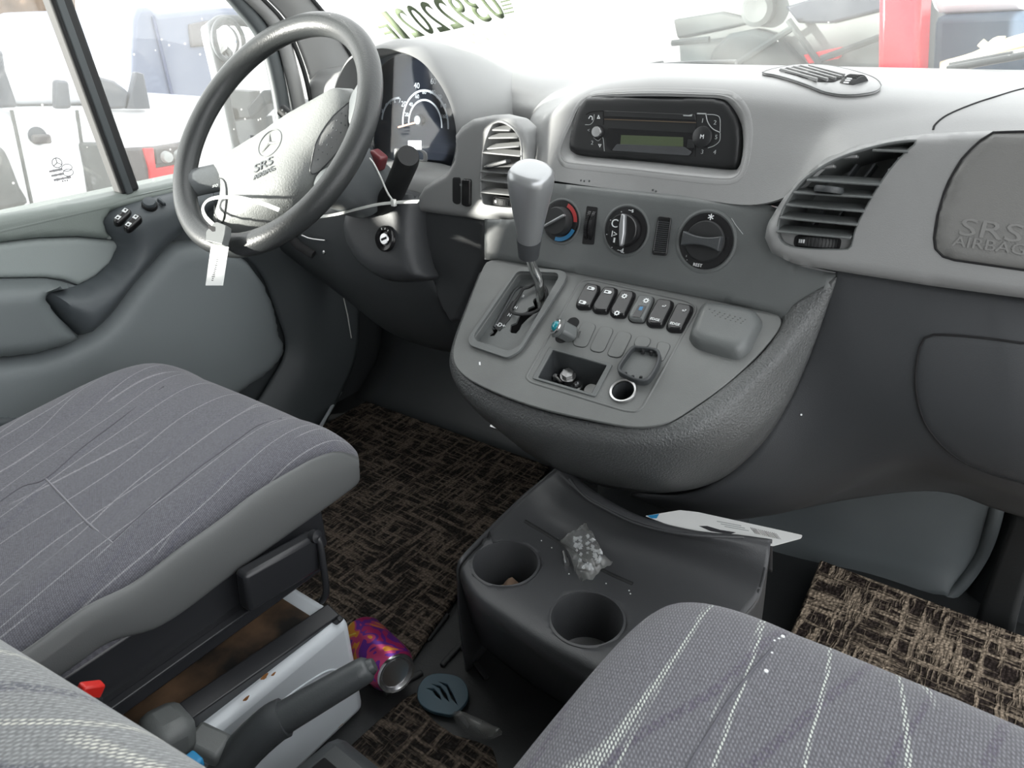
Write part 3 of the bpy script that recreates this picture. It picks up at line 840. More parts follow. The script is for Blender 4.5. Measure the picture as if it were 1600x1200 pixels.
# display strip beside the slot
plate('gate_strip', [PG.px(*p) for p in T4((500, 500), (560, 480), (470, 700), (360, 830), (300, 800))], PG, .001, M['matt'], dash, h=.0008)
for s, p, z in (('R', (622, 452), .006), ('N', (538, 578), .006), ('N', (470, 660), .007)):
    text('gate_letter', s, PG, *PG.px(*T4(p)[0]), z, M['white'], dash, rot=0, h=.0014)
text('gate_letter', '-D+', PG, *PG.px(*T4((372, 770))[0]), .0085, M['white'], dash, rot=0, h=.0014, sx=1.1)
# ---- storage tray
tl = [PCn.px(*p) for p in tray_o]
tr_o = roundpoly(inset(tl, -.002) if False else tl, .002)
def scl(L, k):
    c = sum((V3((p[0], p[1])) for p in L), V3((0, 0))) / len(L)
    return [c + (V3((p[0], p[1])) - c) * k for p in L]
plate('tray_frame', roundpoly(scl(tl, 1.05), .003), PCn, .003, M['panel'], dash, bev=.0008, h=.0028, holes=[roundpoly(scl(tl, .90), .002)])
ti = resample([V3((p[0], p[1], 0)) for p in roundpoly(scl(tl, .92), .002)], 60)
tray_d = V3((0, .012, -.045))
rings('tray_bin', [[PCn.pt(p.x, p.y, .002) for p in ti], [PCn.pt(p.x * .99, p.y, 0) + tray_d for p in ti]], M['dark2'], dash, cap1=True, raw=True)
# ---- blank covers
for q in [((283, 335), (372, 352), (305, 500), (215, 482)), ((395, 360), (482, 378), (410, 532), (322, 515)), ((508, 392), (597, 410), (522, 565), (430, 548)), ((625, 422), (716, 440), (690, 500), (596, 490)), ((752, 455), (840, 475), (782, 590), (740, 560))]:
    P4 = roundpoly([PCn.px(*p) for p in C7(*q)], .0075, 6)
    plate('blank_cover', P4, PCn, .002, M['plate'], dash, bev=.0006, h=.0022)
    tube('cover_gap', [PCn.pt(p.x, p.y, .0012) for p in P4], .0004, M['matt'], dash, True, 6)
# ---- rocker switches
sw_q = [((320, 103), (392, 115), (392, 150), (335, 262), (262, 262), (244, 240), (248, 215), (300, 115)),
        ((432, 125), (500, 132), (500, 165), (440, 290), (365, 285), (345, 262), (352, 238), (412, 135)),
        ((540, 145), (612, 155), (612, 185), (550, 315), (475, 312), (455, 288), (462, 262), (520, 155)),
        ((655, 176), (728, 185), (728, 215), (668, 345), (590, 340), (568, 318), (575, 290), (632, 185)),
        ((770, 200), (850, 212), (850, 245), (785, 375), (705, 372), (682, 348), (690, 320), (748, 210)),
        ((890, 228), (972, 242), (972, 275), (908, 405), (828, 402), (806, 378), (814, 350), (868, 238))]
sw_face = ['black', 'black', 'black', 'panel', 'black', 'black']
ics = [[('box', 335, 125), ('box', 282, 212)], [('box', 440, 148)], [('sun', 543, 172), ('sun', 496, 278)], [('sun', 678, 200)], [('txt', 733, 318), ('dot', 790, 235)], [('txt', 858, 346), ('dot', 916, 262)]]
for k, q in enumerate(sw_q):
    L = roundpoly([PCn.px(*p) for p in C7(*q)], .0035, 4)
    base = puff('rocker_switch', L, PCn, .007, .0035, M[sw_face[k]] if k == 3 else M['black'], dash, .004)
    tube('switch_gap', [PCn.pt(p.x, p.y, .0015) for p in L], .0008, M['void'], base, True, 6)
    PS = PCn.at(.0072)
    for kind, a, b in ics[k]:
        u, v = PS.px(*C7((a, b))[0])
        if kind == 'sun':
            vs = [V3((u + r * math.cos(t), v + r * math.sin(t))) for i in range(16) for t in [math.pi * i / 8] for r in [.0042 if i % 2 else .0026]]
            plate('icon', vs, PS, .0004, M['white'], base, h=.0006, holes=[[V3((u + .0016 * math.cos(t), v + .0016 * math.sin(t))) for t in [2 * math.pi * i / 10 for i in range(10)]]])
        elif kind == 'box':
            plate('icon', [V3((u + x, v + y)) for x, y in ((-.005, -.002), (.004, -.002), (.005, .001), (.003, .0028), (-.005, .0028))], PS, .0004, M['white'], base, h=.0006, holes=[[V3((u + x, v + y)) for x, y in ((-.0038, -.0008), (.0002, -.0008), (.0002, .0016), (-.0038, .0016))]])
        elif kind == 'txt':
            text('icon', 'EDGE', PS, u, v, .0048, M['white'], base, rot=-.0, h=.0005)
        else:
            text('icon', 'o7', PS, u, v, .0045, M['white'], base, h=.0005)
    if k == 3:
        plate('indicator_window', [PS.px(*p) for p in C7((632, 228), (680, 232), (640, 305), (590, 300))], PS, .0004, M['black'], base, h=.0006)
        plate('indicator_lens', [PS.px(*p) for p in C7((640, 238), (662, 240), (652, 262), (630, 260))], PS, .0003, M['bluep'], base, h=.0009)
# ---- slot left by the loose switch
plate('open_slot', hol_slot, PCn, .0006, M['void'], dash, h=.0013)
# ---- lighter socket
so = PCn.pt(*sock_c, .0)
lathe('lighter_socket', [(.0125, -.035), (.0125, .001), (.0128, .0035), (.0150, .0042), (.0158, .003), (.0158, .0)][::-1], so, PCn.n, M['sockring'], dash, 36, caps=False)
lathe('socket_well', [(.0120, .002), (.0118, -.034), (0, -.034)], so, PCn.n, M['dark2'], dash, 30, caps=False)
# ---- ashtray lid
al = C7((1040, 245), (1090, 232), (1330, 275), (1400, 320), (1405, 370), (1380, 420), (1360, 460), (1330, 520), (1280, 560), (1220, 570), (1010, 510), (955, 460), (950, 420), (1000, 290))
alo = puff('ashtray_lid', [PCn.px(*p) for p in al], PCn, .016, .014, M['panel'], dash, .004, smooth_n=4)
alT = bvh(alo)
gm = lathe('grip_dot', [(.0011, 0), (.0008, .0006), (0, .0008)], (0, 0, 0), (0, 0, 1), M['plate'], alo, 8)
first = True
for r_ in range(3):
    for i in range(8 - r_):
        a, b = 1075 + i * 32 + r_ * 18, 252 + i * 9 + r_ * 20
        h = hitb(alT, *C7((a, b))[0])
        if not h: continue
        g = gm if first else gm.copy()
        if not first: COL.objects.link(g)
        first = False
        g.location = h; g.rotation_euler = PCn.n.to_track_quat('Z', 'Y').to_euler()
# ---- chip marks
for (a, b) in ((750, 569), ):
    plate('white_chip', [PCn.px(a - 1.2, b - 2.5), PCn.px(a + 1.2, b - 2.5), PCn.px(a + 1.5, b + 2.5), PCn.px(a - 1, b + 2)], PCn, .0006, M['white'], dash, h=.0014)

# ---- heater dials
T5 = zc(830, 290, 4.706)
PKd = PK.at(.004)
def dial(px, py, r, kind):
    u, v = PKd.px(px, py); o = PKd.pt(u, v)
    d = lathe('heater_dial', [(r * 1.12, -.002), (r * 1.12, .0008), (r * 1.04, .0016), (r * 1.0, .0008), (r * .98, .0006)], o, PK.n, M['panel'], dash, 48)
    lathe('dial_face', [(r * .99, .0006), (r * .97, .0022), (r * .72, .0026), (0, .0026)], o, PK.n, M['black'], d, 48)
    PF = PKd.at(.003)
    if kind == 0:
        lathe('knob', [(r * .70, .002), (r * .68, .012), (r * .62, .016), (0, .0165)], o, PK.n, M['matt'], d, 40)
        for a0, a1, c in ((5, 70, 'redp'), (-100, -20, 'bluep')):
            a = [math.radians(a0 + (a1 - a0) * i / 12) for i in range(13)]
            plate('colour_arc', [V3((u + r * .95 * math.cos(t), v + r * .95 * math.sin(t))) for t in a] + [V3((u + r * .76 * math.cos(t), v + r * .76 * math.sin(t))) for t in a[::-1]], PF, .0004, M[c], d, h=.0002)
        t0 = math.radians(32)
        bar('pointer', o + PK.n * .018 + PK.u * math.cos(t0) * r * -.66 + PK.v * math.sin(t0) * r * -.66, o + PK.n * .018 + PK.u * math.cos(t0) * r * .66 + PK.v * math.sin(t0) * r * .66, r * .10, .006, M['silver'], d, .001, up=PK.n)
    elif kind == 1:
        lathe('knob', [(r * .72, .002), (r * .70, .009), (r * .64, .011), (0, .0115)], o, PK.n, M['black'], d, 40)
        pts = [(-.06, .68), (.10, .66), (.16, .3), (.22, -.1), (.22, -.6), (.10, -.68), (.0, -.3), (-.08, .2)]
        plate('pointer', [V3((u + x * r, v + y * r)) for x, y in pts], PKd, .010, M['silver'], d, bev=.0015, h=.017)
        P2 = PKd.at(.0118)
        text('icon', 'C', P2, u - .36 * r, v + .22 * r, r * .5, M['white'], d)
        text('icon', 'I>', P2, u - .30 * r, v - .22 * r, r * .36, M['white'], d)
        plate('icon', [V3((u + x * r, v + y * r)) for x, y in ((-.30, -.56), (-.22, -.56), (-.22, -.36), (-.30, -.36))], P2, .0003, M['white'], d, h=.0004)
        for t in range(5):
            a = math.radians(110 + t * 42); text('icon', '.', PF, u + r * .85 * math.cos(a), v + r * .87 * math.sin(a), r * .3, M['white'], d)
        text('icon', '~s', PF, u + .15 * r, v + .86 * r, r * .26, M['white'], d); text('icon', '~d', PF, u - .05 * r, v - .86 * r, r * .26, M['white'], d)
    else:
        lathe('knob', [(r * .72, .002), (r * .71, .005), (r * .68, .006), (0, .0065)], o, PK.n, M['matt'], d, 40)
        arc = lambda s, n=10: [((-.70 + 1.4 * i / n), s * (.14 + .12 * ((i / n - .5) * 2) ** 2)) for i in range(n + 1)]
        plate('grip', [V3((u + x * r, v + y * r)) for x, y in arc(1)[::-1] + arc(-1)], PKd, .010, M['dark2'], d, bev=.0012, h=.018)
        for i in range(3):
            a = math.pi * i / 3 + .5
            q = V3((u + .05 * r, v + .85 * r)); e = V3((math.cos(a), math.sin(a))) * r * .11
            bar('icon', PF.pt(*(q - e), .0003), PF.pt(*(q + e), .0003), r * .03, .0005, M['white'], d, 0, up=PK.n)
        text('icon', 'REST', PF, u - .1 * r, v - .86 * r, r * .16, M['white'], d)
        text('icon', "'.", PF, u - .55 * r, v - .68 * r, r * .24, M['grey_print'], d)
    return d
dial(877, 346, .0265, 0)
dial(978, 360, .0285, 1)
dial(1103, 377, .0325, 2)
# thumb wheel and small grille between the dials
q = [PKd.px(*p) for p in T5((410, 150), (490, 160), (462, 435), (375, 430))]
tw = plate('thumbwheel_slot', roundpoly(q, .002), PKd, .002, M['void'], dash, h=.0006)
u_ = (q[0] + q[1]) / 2; l_ = (q[2] + q[3]) / 2; cc = (u_ + l_) / 2
ww = (q[1] - q[0]).length * .40
R_ = .024
wh = lathe('thumbwheel', [(0, -ww), (R_ * .9, -ww), (R_, -ww * .8), (R_, -ww * .15), (R_ * .9, 0), (R_, ww * .15), (R_, ww * .8), (R_ * .9, ww), (0, ww)], PKd.pt(*cc, -.017), PK.u, M['black'], tw, 60)
for k in range(20):
    t = math.radians(-55 + 110 * k / 19)
    dr = PK.n * math.cos(t) + PK.v * math.sin(t)
    for s in (-1, 1):
        bar('ridge', PKd.pt(*cc, -.017) + dr * R_ + PK.u * s * ww * .85, PKd.pt(*cc, -.017) + dr * R_ + PK.u * s * ww * .2, .0012, .0016, M['black'], tw, 0, up=dr)
q = [PKd.px(*p) for p in T5((938, 225), (1035, 235), (998, 518), (892, 508))]
gp = plate('small_grille', roundpoly(q, .003), PKd, .003, M['black'], dash, bev=.0006, h=.0022, holes=[roundpoly(scl(q, .82), .002)])
plate('grille_back', roundpoly(q, .003), PKd, .001, M['void'], gp, h=.0005)
for k in range(17):
    t = .08 + .84 * k / 16
    a = q[0].lerp(q[3], t); b = q[1].lerp(q[2], t); a, b = a.lerp(b, .08), a.lerp(b, .92)
    bar('grille_rib', PKd.pt(*a, .0012), PKd.pt(*b, .0012), .0011, .0016, M['dark2'], gp, 0, up=PK.n)

# ------------------------------------------------------------------ vents
def vent(name, outline, pl, slats, matl, depth, parent, missing=()):
    """cavity behind an outline, with slats given as pixel end pairs"""
    L = [V3((p.x, p.y)) for p in resample(spline([V3((*pl.px(*p), 0)) for p in outline], 3, True), 64)]
    c = sum(L, V3((0, 0))) / len(L)
    R0 = [pl.pt(p.x, p.y, .002) for p in L]; R1 = [pl.pt(*(c + (p - c) * .93), -depth * .35) for p in L]; R2 = [pl.pt(*(c + (p - c) * .86), -depth) for p in L]
    v = rings(name, [R0, R1, R2], matl, parent, cap1=True, raw=True)
    lip = tube('vent_lip', [pl.pt(*p, .0005) for p in L], .0016, matl, v, True, 8)
    for a, b, w in slats:
        A = pl.pt(*pl.px(*a), -.004); B = pl.pt(*pl.px(*b), -.004)
        bar('slat', A, B, w, .0020, matl, v, .0006, up=(pl.v * .93 + pl.n * .35))
    return v, L
def drape(name, outline_px, tree, off, matl, parent, n=26, thick=.004, wallback=None):
    """sheet following a surface inside a pixel outline"""
    L = [V3((p[0], p[1])) for p in outline_px]
    xs = [p.x for p in L]; ys = [p.y for p in L]; sp = max(max(xs) - min(xs), max(ys) - min(ys)) / n
    vs = list(L); es = [(i, (i + 1) % len(L)) for i in range(len(L))]
    y = min(ys) + sp / 2
    while y < max(ys):
        x = min(xs) + sp / 2
        while x < max(xs):
            p = V3((x, y))
            if inside(p, L) and dist(p, L) > sp * .5: vs.append(p)
            x += sp
        y += sp
    V, E, Fc, *_ = delaunay_2d_cdt(vs, es, [], 1, 1e-6)
    P = []
    for p in V:
        h = tree.ray_cast(CP, ray(p.x, p.y).normalized())
        P.append(None if h[0] is None else h[0] + (h[1] if h[1].dot(CP - h[0]) > 0 else -h[1]) * off)
    idx = {}; pv = []
    for i, p in enumerate(P):
        if p is not None: idx[i] = len(pv); pv.append(p)
    fs = [tuple(idx[i] for i in f) for f in Fc if all(i in idx for i in f)]
    o = mesh(name, pv, fs, matl, parent, True, 50)
    s = sum(f.normal.dot(CP - f.center) * f.area for f in o.data.polygons)
    if s < 0: o.data.flip_normals()
    if thick: solid(o, thick); bevel(o, min(.0012, thick * .4), 2, 50)
    return o, [P[i] for i in range(len(L))]
# ------------------------------------------------------------------ passenger side of the dashboard
PPn = SL(.79, .585, 3.4)
C5 = zc(1160, 60, 3.636)
pp = [(1211, 330), (1225, 308), (1246, 284), (1290, 247), (1340, 226), (1400, 214), (1460, 208), (1600, 202), (1780, 197), (1900, 196), (1900, 512), (1780, 494), (1600, 466), (1450, 446), (1310, 424), (1240, 412), (1206, 396), (1195, 372), (1199, 350)]
vo = C5((985, 582), (900, 588), (800, 605), (650, 645), (530, 690), (430, 745), (330, 825), (255, 930), (212, 1020), (200, 1090), (206, 1130), (232, 1165), (290, 1190), (420, 1200), (600, 1202), (625, 1170), (650, 1080), (700, 975), (760, 870), (830, 765), (900, 680), (970, 615), (995, 592))
vL = [V3((p.x, p.y)) for p in resample(spline([V3((*PPn.at(.008).px(*p), 0)) for p in vo], 3, True), 64)]
ppu = [V3((.86, p.y)) if q[0] == 1900 else p for p, q in zip(pxs(PPn, pp), pp)]
pano = puff('passenger_panel', ppu, PPn, .010, .012, M['upper'], dash, .02, holes=[vL], sp=.006)
panT = bvh(pano)
sl = lambda *q: [tuple(C5(a, b)) + (w,) for a, b, w in q]
PV = PPn.at(.008)
v1, _ = vent('air_vent', vo, PV, sl(((375, 790), (790, 815), .022), ((300, 860), (748, 886), .022), ((258, 930), (702, 966), .022), ((222, 1002), (662, 1042), .022), ((205, 1080), (625, 1116), .022), ((745, 622), (950, 630), .018)), M['panel'], .06, dash)
v1['label'] = 'round-cornered vent with broken upper slats'
for a, b in (((560, 672), (650, 668)), ((448, 732), (520, 724)), ((880, 682), (930, 680)), ((825, 748), (880, 742))):
    A, B = [PV.pt(*PV.px(*q), -.006) for q in C5(a, b)]
    bar('slat_stub', A, B, .010, .003, M['upper'], v1, .0008, up=PV.v)
for k, x in enumerate((620, 720, 820, 430, 540)):
    y0, y1 = (720, 800) if k < 3 else (980, 1060)
    A, B = [PV.at(-.03).hit(*q) for q in C5((x + 40, y0), (x - 20, y1))]
    bar('rear_vane', A, B, .002, .018, M['dark2'], v1, up=PV.n)
A = PV.pt(*PV.px(*C5((495, 862))[0]), .003)
lathe('vent_tab', [(0, -.003), (.0135, -.003), (.0145, 0), (.0135, .003), (0, .003)], A, PV.v, M['dark2'], v1, 24)
def thumb(pl, c0, c1, ry, parent, nm='vent_wheel'):
    """knurled wheel half sunk in a slot, axis along pl.v"""
    a, b = pl.px(*c0), pl.px(*c1); c = (a + b) / 2; L = (b - a).length / 2
    d = (b - a).normalized(); n = V3((-d.y, d.x))
    sl_ = plate(nm + '_slot', roundpoly([a + n * ry * 1.25 - d * .002, b + n * ry * 1.25 + d * .002, b - n * ry * 1.25 + d * .002, a - n * ry * 1.25 - d * .002], ry), pl, .002, M['void'], parent, h=.0005)
    w3 = (pl.u * n.x + pl.v * n.y)
    o = pl.pt(*c, -L * .62); R = L * 1.12
    lathe(nm, [(0, -ry), (R * .95, -ry), (R, -ry * .7), (R, ry * .7), (R * .95, ry), (0, ry)], o, w3, M['matt'], parent, 48)
    d3 = pl.u * d.x + pl.v * d.y
    for k in range(14):
        t = math.radians(-52 + 104 * k / 13); dr = pl.n * math.cos(t) + d3 * math.sin(t)
        if k > 3: bar('ridge', o + dr * R + w3 * ry * .8, o + dr * R - w3 * ry * .8, .0011, .0014, M['matt'], parent, 0, up=dr)
        elif k > 0: bar('mark', o + dr * (R + .0002) + w3 * ry * .35, o + dr * (R + .0002) - w3 * ry * .35, .0016, .0010, M['white'], parent, 0, up=dr)
    return sl_
PVb = PV.at(-.006)
pts = C5((215, 1125), (230, 1165), (300, 1198), (620, 1205), (625, 1125), (420, 1110), (225, 1095))
plate('vent_floor', [PVb.px(*p) for p in pts], PVb, .004, M['upper'], v1)
thumb(PVb, C5((305, 1150))[0], C5((548, 1168))[0], .0052, v1)
# airbag cover: leaf-shaped door with its own edge
PA = PPn.at(.0095)
ab = [(1552, 207), (1528, 222), (1500, 252), (1478, 292), (1464, 340), (1459, 378), (1464, 396), (1482, 405), (1530, 412), (1600, 422), (1780, 446), (1890, 460), (1890, 205), (1780, 202), (1650, 204)]
abu = [V3((.80, p.y)) if q[0] == 1890 else p for p, q in zip(pxs(PA, ab), ab)]
abo = puff('airbag_cover', abu, PA, .004, .006, M['airbag'] if 'airbag' in M else M['panel'], dash, .006)
tube('airbag_gap', [PA.pt(*p, .0005) for p in resample([V3((p.x, p.y, 0)) for p in abu], 110) for p in [V3((p.x, p.y))]], .0012, M['void'], dash, True, 6)
PT = PA.at(.004)
text('airbag_lettering', 'SRS', PT, *PT.px(1548, 361), .0225, M['airtext'], abo, sx=1.5, ex=.0005, h=.0003)
text('airbag_lettering', 'AIRBAG', PT, *PT.px(1545, 384), .0135, M['airtext'], abo, sx=1.25, ex=.0005, h=.0003)
# seam across the top pad for the airbag door
tp = bvh(topo)
def seam(name, pts, tree, r=.0011, m='void', parent=dash, sink=.0):
    P = [hitb(tree, *p, -sink) for p in pts]
    P = [p for p in P if p]
    return tube(name, spline(P, 4), r, M[m], parent, n=6)
seam('pad_seam', [(1458, 203), (1462, 194), (1480, 180), (1520, 163), (1560, 150), (1598, 139), (1660, 126)], tp)
# upper seam line where the pads meet the climate panel
# ---- vent on the top of the pad
C5b = C5
eye = C5((110, 208), (200, 180), (330, 160), (480, 165), (620, 195), (740, 235), (785, 275), (775, 305), (720, 325), (600, 335), (480, 322), (380, 285), (280, 250), (180, 222))
PTv = Plane(hitb(tp, *C5((450, 240))[0]), (1, 0, 0), hitb(tp, *C5((450, 190))[0]) - hitb(tp, *C5((450, 280))[0]))
ev = pxs(PTv, eye)
eo, eb = drape('demister_vent', [(p.x, p.y) for p in resample(spline([V3((*p, 0)) for p in eye], 3, True), 60)], tp, .003, M['upper'], dash, 24, .003)
tube('vent_edge', [p for p in eb if p], .0005, M['panel'], eo, True, 6)
eT = bvh(eo)
grl = C5((195, 195), (330, 168), (420, 178), (540, 210), (580, 235), (520, 265), (420, 262), (300, 228))
PTw = Plane(hitb(tp, *C5((630, 262))[0]) + V3((0, 0, .0005)), (1, 0, 0), hitb(tp, *C5((630, 230))[0]) - hitb(tp, *C5((630, 290))[0]))
drape('vent_opening', [(p.x, p.y) for p in roundpoly([V3((*p, 0)) for p in grl], 6)], tp, .0036, M['void'], eo, 12, .0008)
for k in range(5):
    t = (k + .5) / 5
    a = V3(C5((210, 195))[0]).lerp(V3(C5((430, 262))[0]), t); b = V3(C5((350, 170))[0]).lerp(V3(C5((580, 236))[0]), t)
    a2, b2 = V3(C5((230 + k * 8, 190 + k * 17))[0]), V3(C5((330 + k * 62, 172 + k * 15))[0])
for (a, b) in (((215, 198), (420, 258)), ((250, 190), (480, 258)), ((290, 182), (525, 252)), ((330, 176), (560, 244)), ((375, 174), (575, 232))):
    A, B = [hitb(tp, *q, .006) + V3((0, 0, .004)) for q in C5(a, b)]
    bar('slat', A, B, .0025, .004, M['upper'], eo, .0006)
thumb(PTw, C5((575, 275))[0], C5((685, 245))[0], .0085, eo, 'demister_wheel')

# ------------------------------------------------------------------ lower dashboard, passenger side
lowr = [
  [(1306, 424, .806), (1286, 486, .804), (1258, 562, .797), (1222, 640, .785), (1180, 705, .772), (1120, 756, .770), (1060, 778, .775), (985, 775, .78)],
  [(1345, 428, .806), (1330, 500, .80), (1308, 580, .795), (1280, 660, .795), (1240, 735, .80), (1190, 785, .81), (1120, 800, .82), (1040, 795, .83)],
  [(1400, 436, .806), (1392, 510, .796), (1378, 590, .79), (1355, 665, .795), (1322, 730, .815), (1285, 772, .84), (1230, 800, .86), (1150, 812, .87)],
  [(1460, 445, .806), (1462, 520, .79), (1458, 600, .782), (1445, 668, .786), (1425, 712, .805), (1402, 733, .835), (1370, 752, .875), (1330, 780, .92)],
  [(1530, 454, .806), (1540, 530, .786), (1545, 610, .776), (1540, 680, .778), (1525, 730, .795), (1508, 752, .825), (1490, 758, .87), (1465, 768, .93)],
  [(1600, 464, .806), (1620, 540, .784), (1630, 620, .773), (1630, 700, .775), (1620, 752, .79), (1605, 778, .82), (1590, 785, .87), (1570, 800, .93)],
  [(1800, 494, .806), (1820, 570, .784), (1830, 650, .773), (1830, 730, .775), (1820, 785, .79), (1805, 812, .82), (1790, 820, .87), (1760, 835, .93)]]
_l5 = [at(*p[:2], 'y', p[2]) for p in lowr[5]]
lowr[6] = [V3((.60, p.y, p.z)) for p in _l5]
lowr.append([V3((.86, p.y, p.z)) for p in _l5])
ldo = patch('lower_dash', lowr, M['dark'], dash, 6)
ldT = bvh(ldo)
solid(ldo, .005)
# glove box door: follows the dash face, slightly proud
S7 = zc(1180, 420, 1.714)
gb = S7((455, 185), (490, 176), (600, 184), (720, 200), (1000, 240), (1000, 640), (720, 570), (640, 548), (560, 515), (500, 470), (455, 410), (436, 350), (430, 290), (438, 225))
gl_ = resample(spline([V3((p[0], p[1], 0)) for p in gb], 3, True), 70)
glo, gpts = drape('glovebox_door', [(p.x, p.y) for p in gl_], ldT, .0015, M['dark'], dash)
tube('glovebox_gap', [p for p in gpts if p], .0012, M['void'], dash, True, 6)
# chips on the lower dash
for a, b in ((1252, 648), ):
    h = hitb(ldT, a, b, .0005)
    lathe('white_chip', [(.0012, -.0003), (.0012, .0006), (0, .0008)], h, CP - h, M['white'], dash, 8)
# firewall trim of the passenger foot well
fw = struct(patch('wall_front_trim', [
  [(1040, 740, 1.0), (1040, 840, 1.0), (1060, 920, .98), (1090, 980, .96)],
  [(1180, 740, 1.03), (1190, 830, 1.05), (1215, 890, 1.04), (1240, 930, 1.02)],
  [(1320, 730, 1.02), (1330, 800, 1.06), (1345, 880, 1.08), (1370, 925, 1.07)],
  [(1440, 720, 1.02), (1455, 800, 1.08), (1470, 880, 1.10), (1475, 930, 1.09)],
  [(1555, 740, 1.06), (1552, 800, 1.10), (1530, 870, 1.12), (1470, 938, 1.10)]], M['foot'], None, 6, .006))
struct(tube('trim_7', spline([at(1562, 740, 'y', 1.09), at(1556, 800, 'y', 1.10), at(1535, 865, 'y', 1.12), at(1500, 915, 'y', 1.11), at(1462, 945, 'y', 1.09)], 6), .010, M['foot'], n=10))
struct(patch('trim_8', [
  [(1570, 740, 1.12), (1565, 800, 1.13), (1545, 870, 1.13), (1510, 925, 1.12), (1490, 965, 1.10)],
  [(1615, 740, 1.10), (1600, 800, 1.11), (1580, 870, 1.11), (1560, 940, 1.10), (1545, 985, 1.09)],
  [(1700, 740, 1.08), (1690, 820, 1.09), (1680, 890, 1.09), (1670, 960, 1.09), (1660, 1010, 1.09)]], M['dark2'], None, 5, .006))
struct(patch('trim_9', [
  [(1585, 800, 1.08), (1555, 880, 1.08), (1530, 950, 1.07), (1515, 1000, 1.06)],
  [(1640, 800, 1.07), (1610, 890, 1.07), (1590, 960, 1.06), (1580, 1010, 1.05)]], M['floorrub'], None, 5, .006))

# ------------------------------------------------------------------ left of the console: vent panel, cluster hood
PVL = Plane((-.25, .872, .65), (1, .0, 0), (0, .10, 1))
T3 = zc(730, 180, 7.5)
vp = [(712, 212), (722, 198), (740, 186), (775, 179), (805, 186), (823, 203), (830, 225), (833, 260), (836, 332), (800, 345), (757, 344), (700, 336), (652, 329), (655, 308), (664, 292), (680, 281), (700, 270), (711, 250), (714, 230)]
vlo = T3((335, 85), (400, 75), (500, 120), (590, 210), (635, 330), (642, 560), (642, 1000), (630, 1085), (500, 1092), (220, 1058), (182, 1005), (160, 830), (168, 640), (190, 420), (238, 235), (295, 115))
vhl = [V3((p.x, p.y)) for p in resample(spline([V3((*PVL.at(.007).px(*p), 0)) for p in vlo], 3, True), 60)]
vpo = puff('side_vent_panel', pxs(PVL, vp), PVL, .008, .012, M['hood'], dash, .03, holes=[vhl], sp=.005)
PV2 = PVL.at(.007)
sl3 = [tuple(T3(a, b)) + (.016,) for a, b in (((308, 152), (512, 156)), ((262, 246), (605, 240)), ((245, 372), (622, 342)), ((188, 415), (638, 456)), ((205, 585), (642, 572)), ((168, 636), (642, 672)), ((172, 738), (642, 790)), ((165, 880), (642, 925)))]
v2, _ = vent('air_vent', vlo, PV2, sl3, M['hood'], .05, dash)
A, B = [PV2.pt(*PV2.px(*q), .002) for q in T3((250, 605), (500, 535))]
bar('vent_tab', A, B, .012, .006, M['dark2'], v2, .0015, up=PV2.v)
thumb(PV2.at(-.004), T3((318, 1000))[0], T3((560, 1030))[0], .005, v2)
C3 = zc(560, 60, 5)
for nm, poly, mm, hh in (('blank_slot', ((735, 1085), (800, 1085), (800, 1290), (770, 1300), (735, 1280)), 'matt', .009), ('headlamp_switch', ((815, 1095), (888, 1100), (885, 1310), (845, 1318), (812, 1300)), 'black', .013)):
    L = roundpoly([PVL.at(.008).px(*p) for p in C3(*poly)], .004)
    s = puff(nm, L, PVL.at(.008), hh - .0085, .003, M[mm], dash, .004)
text('icon', '=', PVL, *PVL.px(*C3((845, 1140))[0]), .008, M['grey_print'], s, h=.0135)

# hood: rim round the opening, outer skin falling away forward
HX = -.515
HP = PY(.925)
T6 = zc(560, 80, 6)
rim_r = [HP.px(*p) for p in T6((400, 18), (520, 58), (640, 140), (760, 290), (850, 450), (900, 600), (925, 750), (918, 900), (880, 1050), (800, 1140))]
hx = -.505
rt_ = [V3((p.x, p.y)) for p in rim_r]
lf_ = [V3((2 * hx - p.x, p.y)) for p in rt_][::-1]
opening = rt_ + [V3((hx, .588))] + lf_ + [V3((hx, rt_[0].y + .004))]
op = [V3((p.x, p.y)) for p in resample(spline([V3((p.x, p.y, 0)) for p in opening], 4, True), 96)]
oc = V3((hx, .67))
def ring(k, y, dz=0, kx=None):
    return [V3((oc.x + (p.x - oc.x) * (kx or k), y, oc.y + (p.y - oc.y) * k + dz)) for p in op]
hood = rings('cluster_hood', [ring(.93, .992), ring(.97, .95), ring(1.0, .926), ring(1.03, .918), ring(1.07, .922), ring(1.14, .945, 0), ring(1.22, 1.0, -.012), ring(1.27, 1.07, -.035), ring(1.28, 1.15, -.065)], M['hood'], dash, raw=True)
# ------------------------------------------------------------------ driver side, below the cluster
knee = [
  [(425, 340, .87), (430, 362, .87), (436, 384, .88), (446, 398, .93), (470, 410, 1.0)],
  [(480, 330, .845), (488, 375, .84), (505, 420, .855), (522, 452, .91), (545, 470, .98)],
  [(545, 318, .835), (545, 390, .832), (568, 450, .845), (596, 510, .90), (620, 520, .97)],
  [(600, 305, .835), (605, 390, .832), (630, 460, .845), (660, 535, .90), (670, 540, .97)],
  [(645, 305, .850), (652, 380, .848), (680, 460, .858), (704, 545, .90), (712, 545, .97)],
  [(664, 318, .878), (672, 390, .878), (702, 470, .878), (728, 535, .90), (735, 540, .97)],
  [(760, 325, .880), (766, 400, .880), (768, 470, .880), (765, 540, .90), (765, 545, .97)]]
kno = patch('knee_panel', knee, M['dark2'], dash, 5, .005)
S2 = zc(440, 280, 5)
PKR = Plane((-.3, .872, .5), (1, 0, 0), (0, .08, 1))
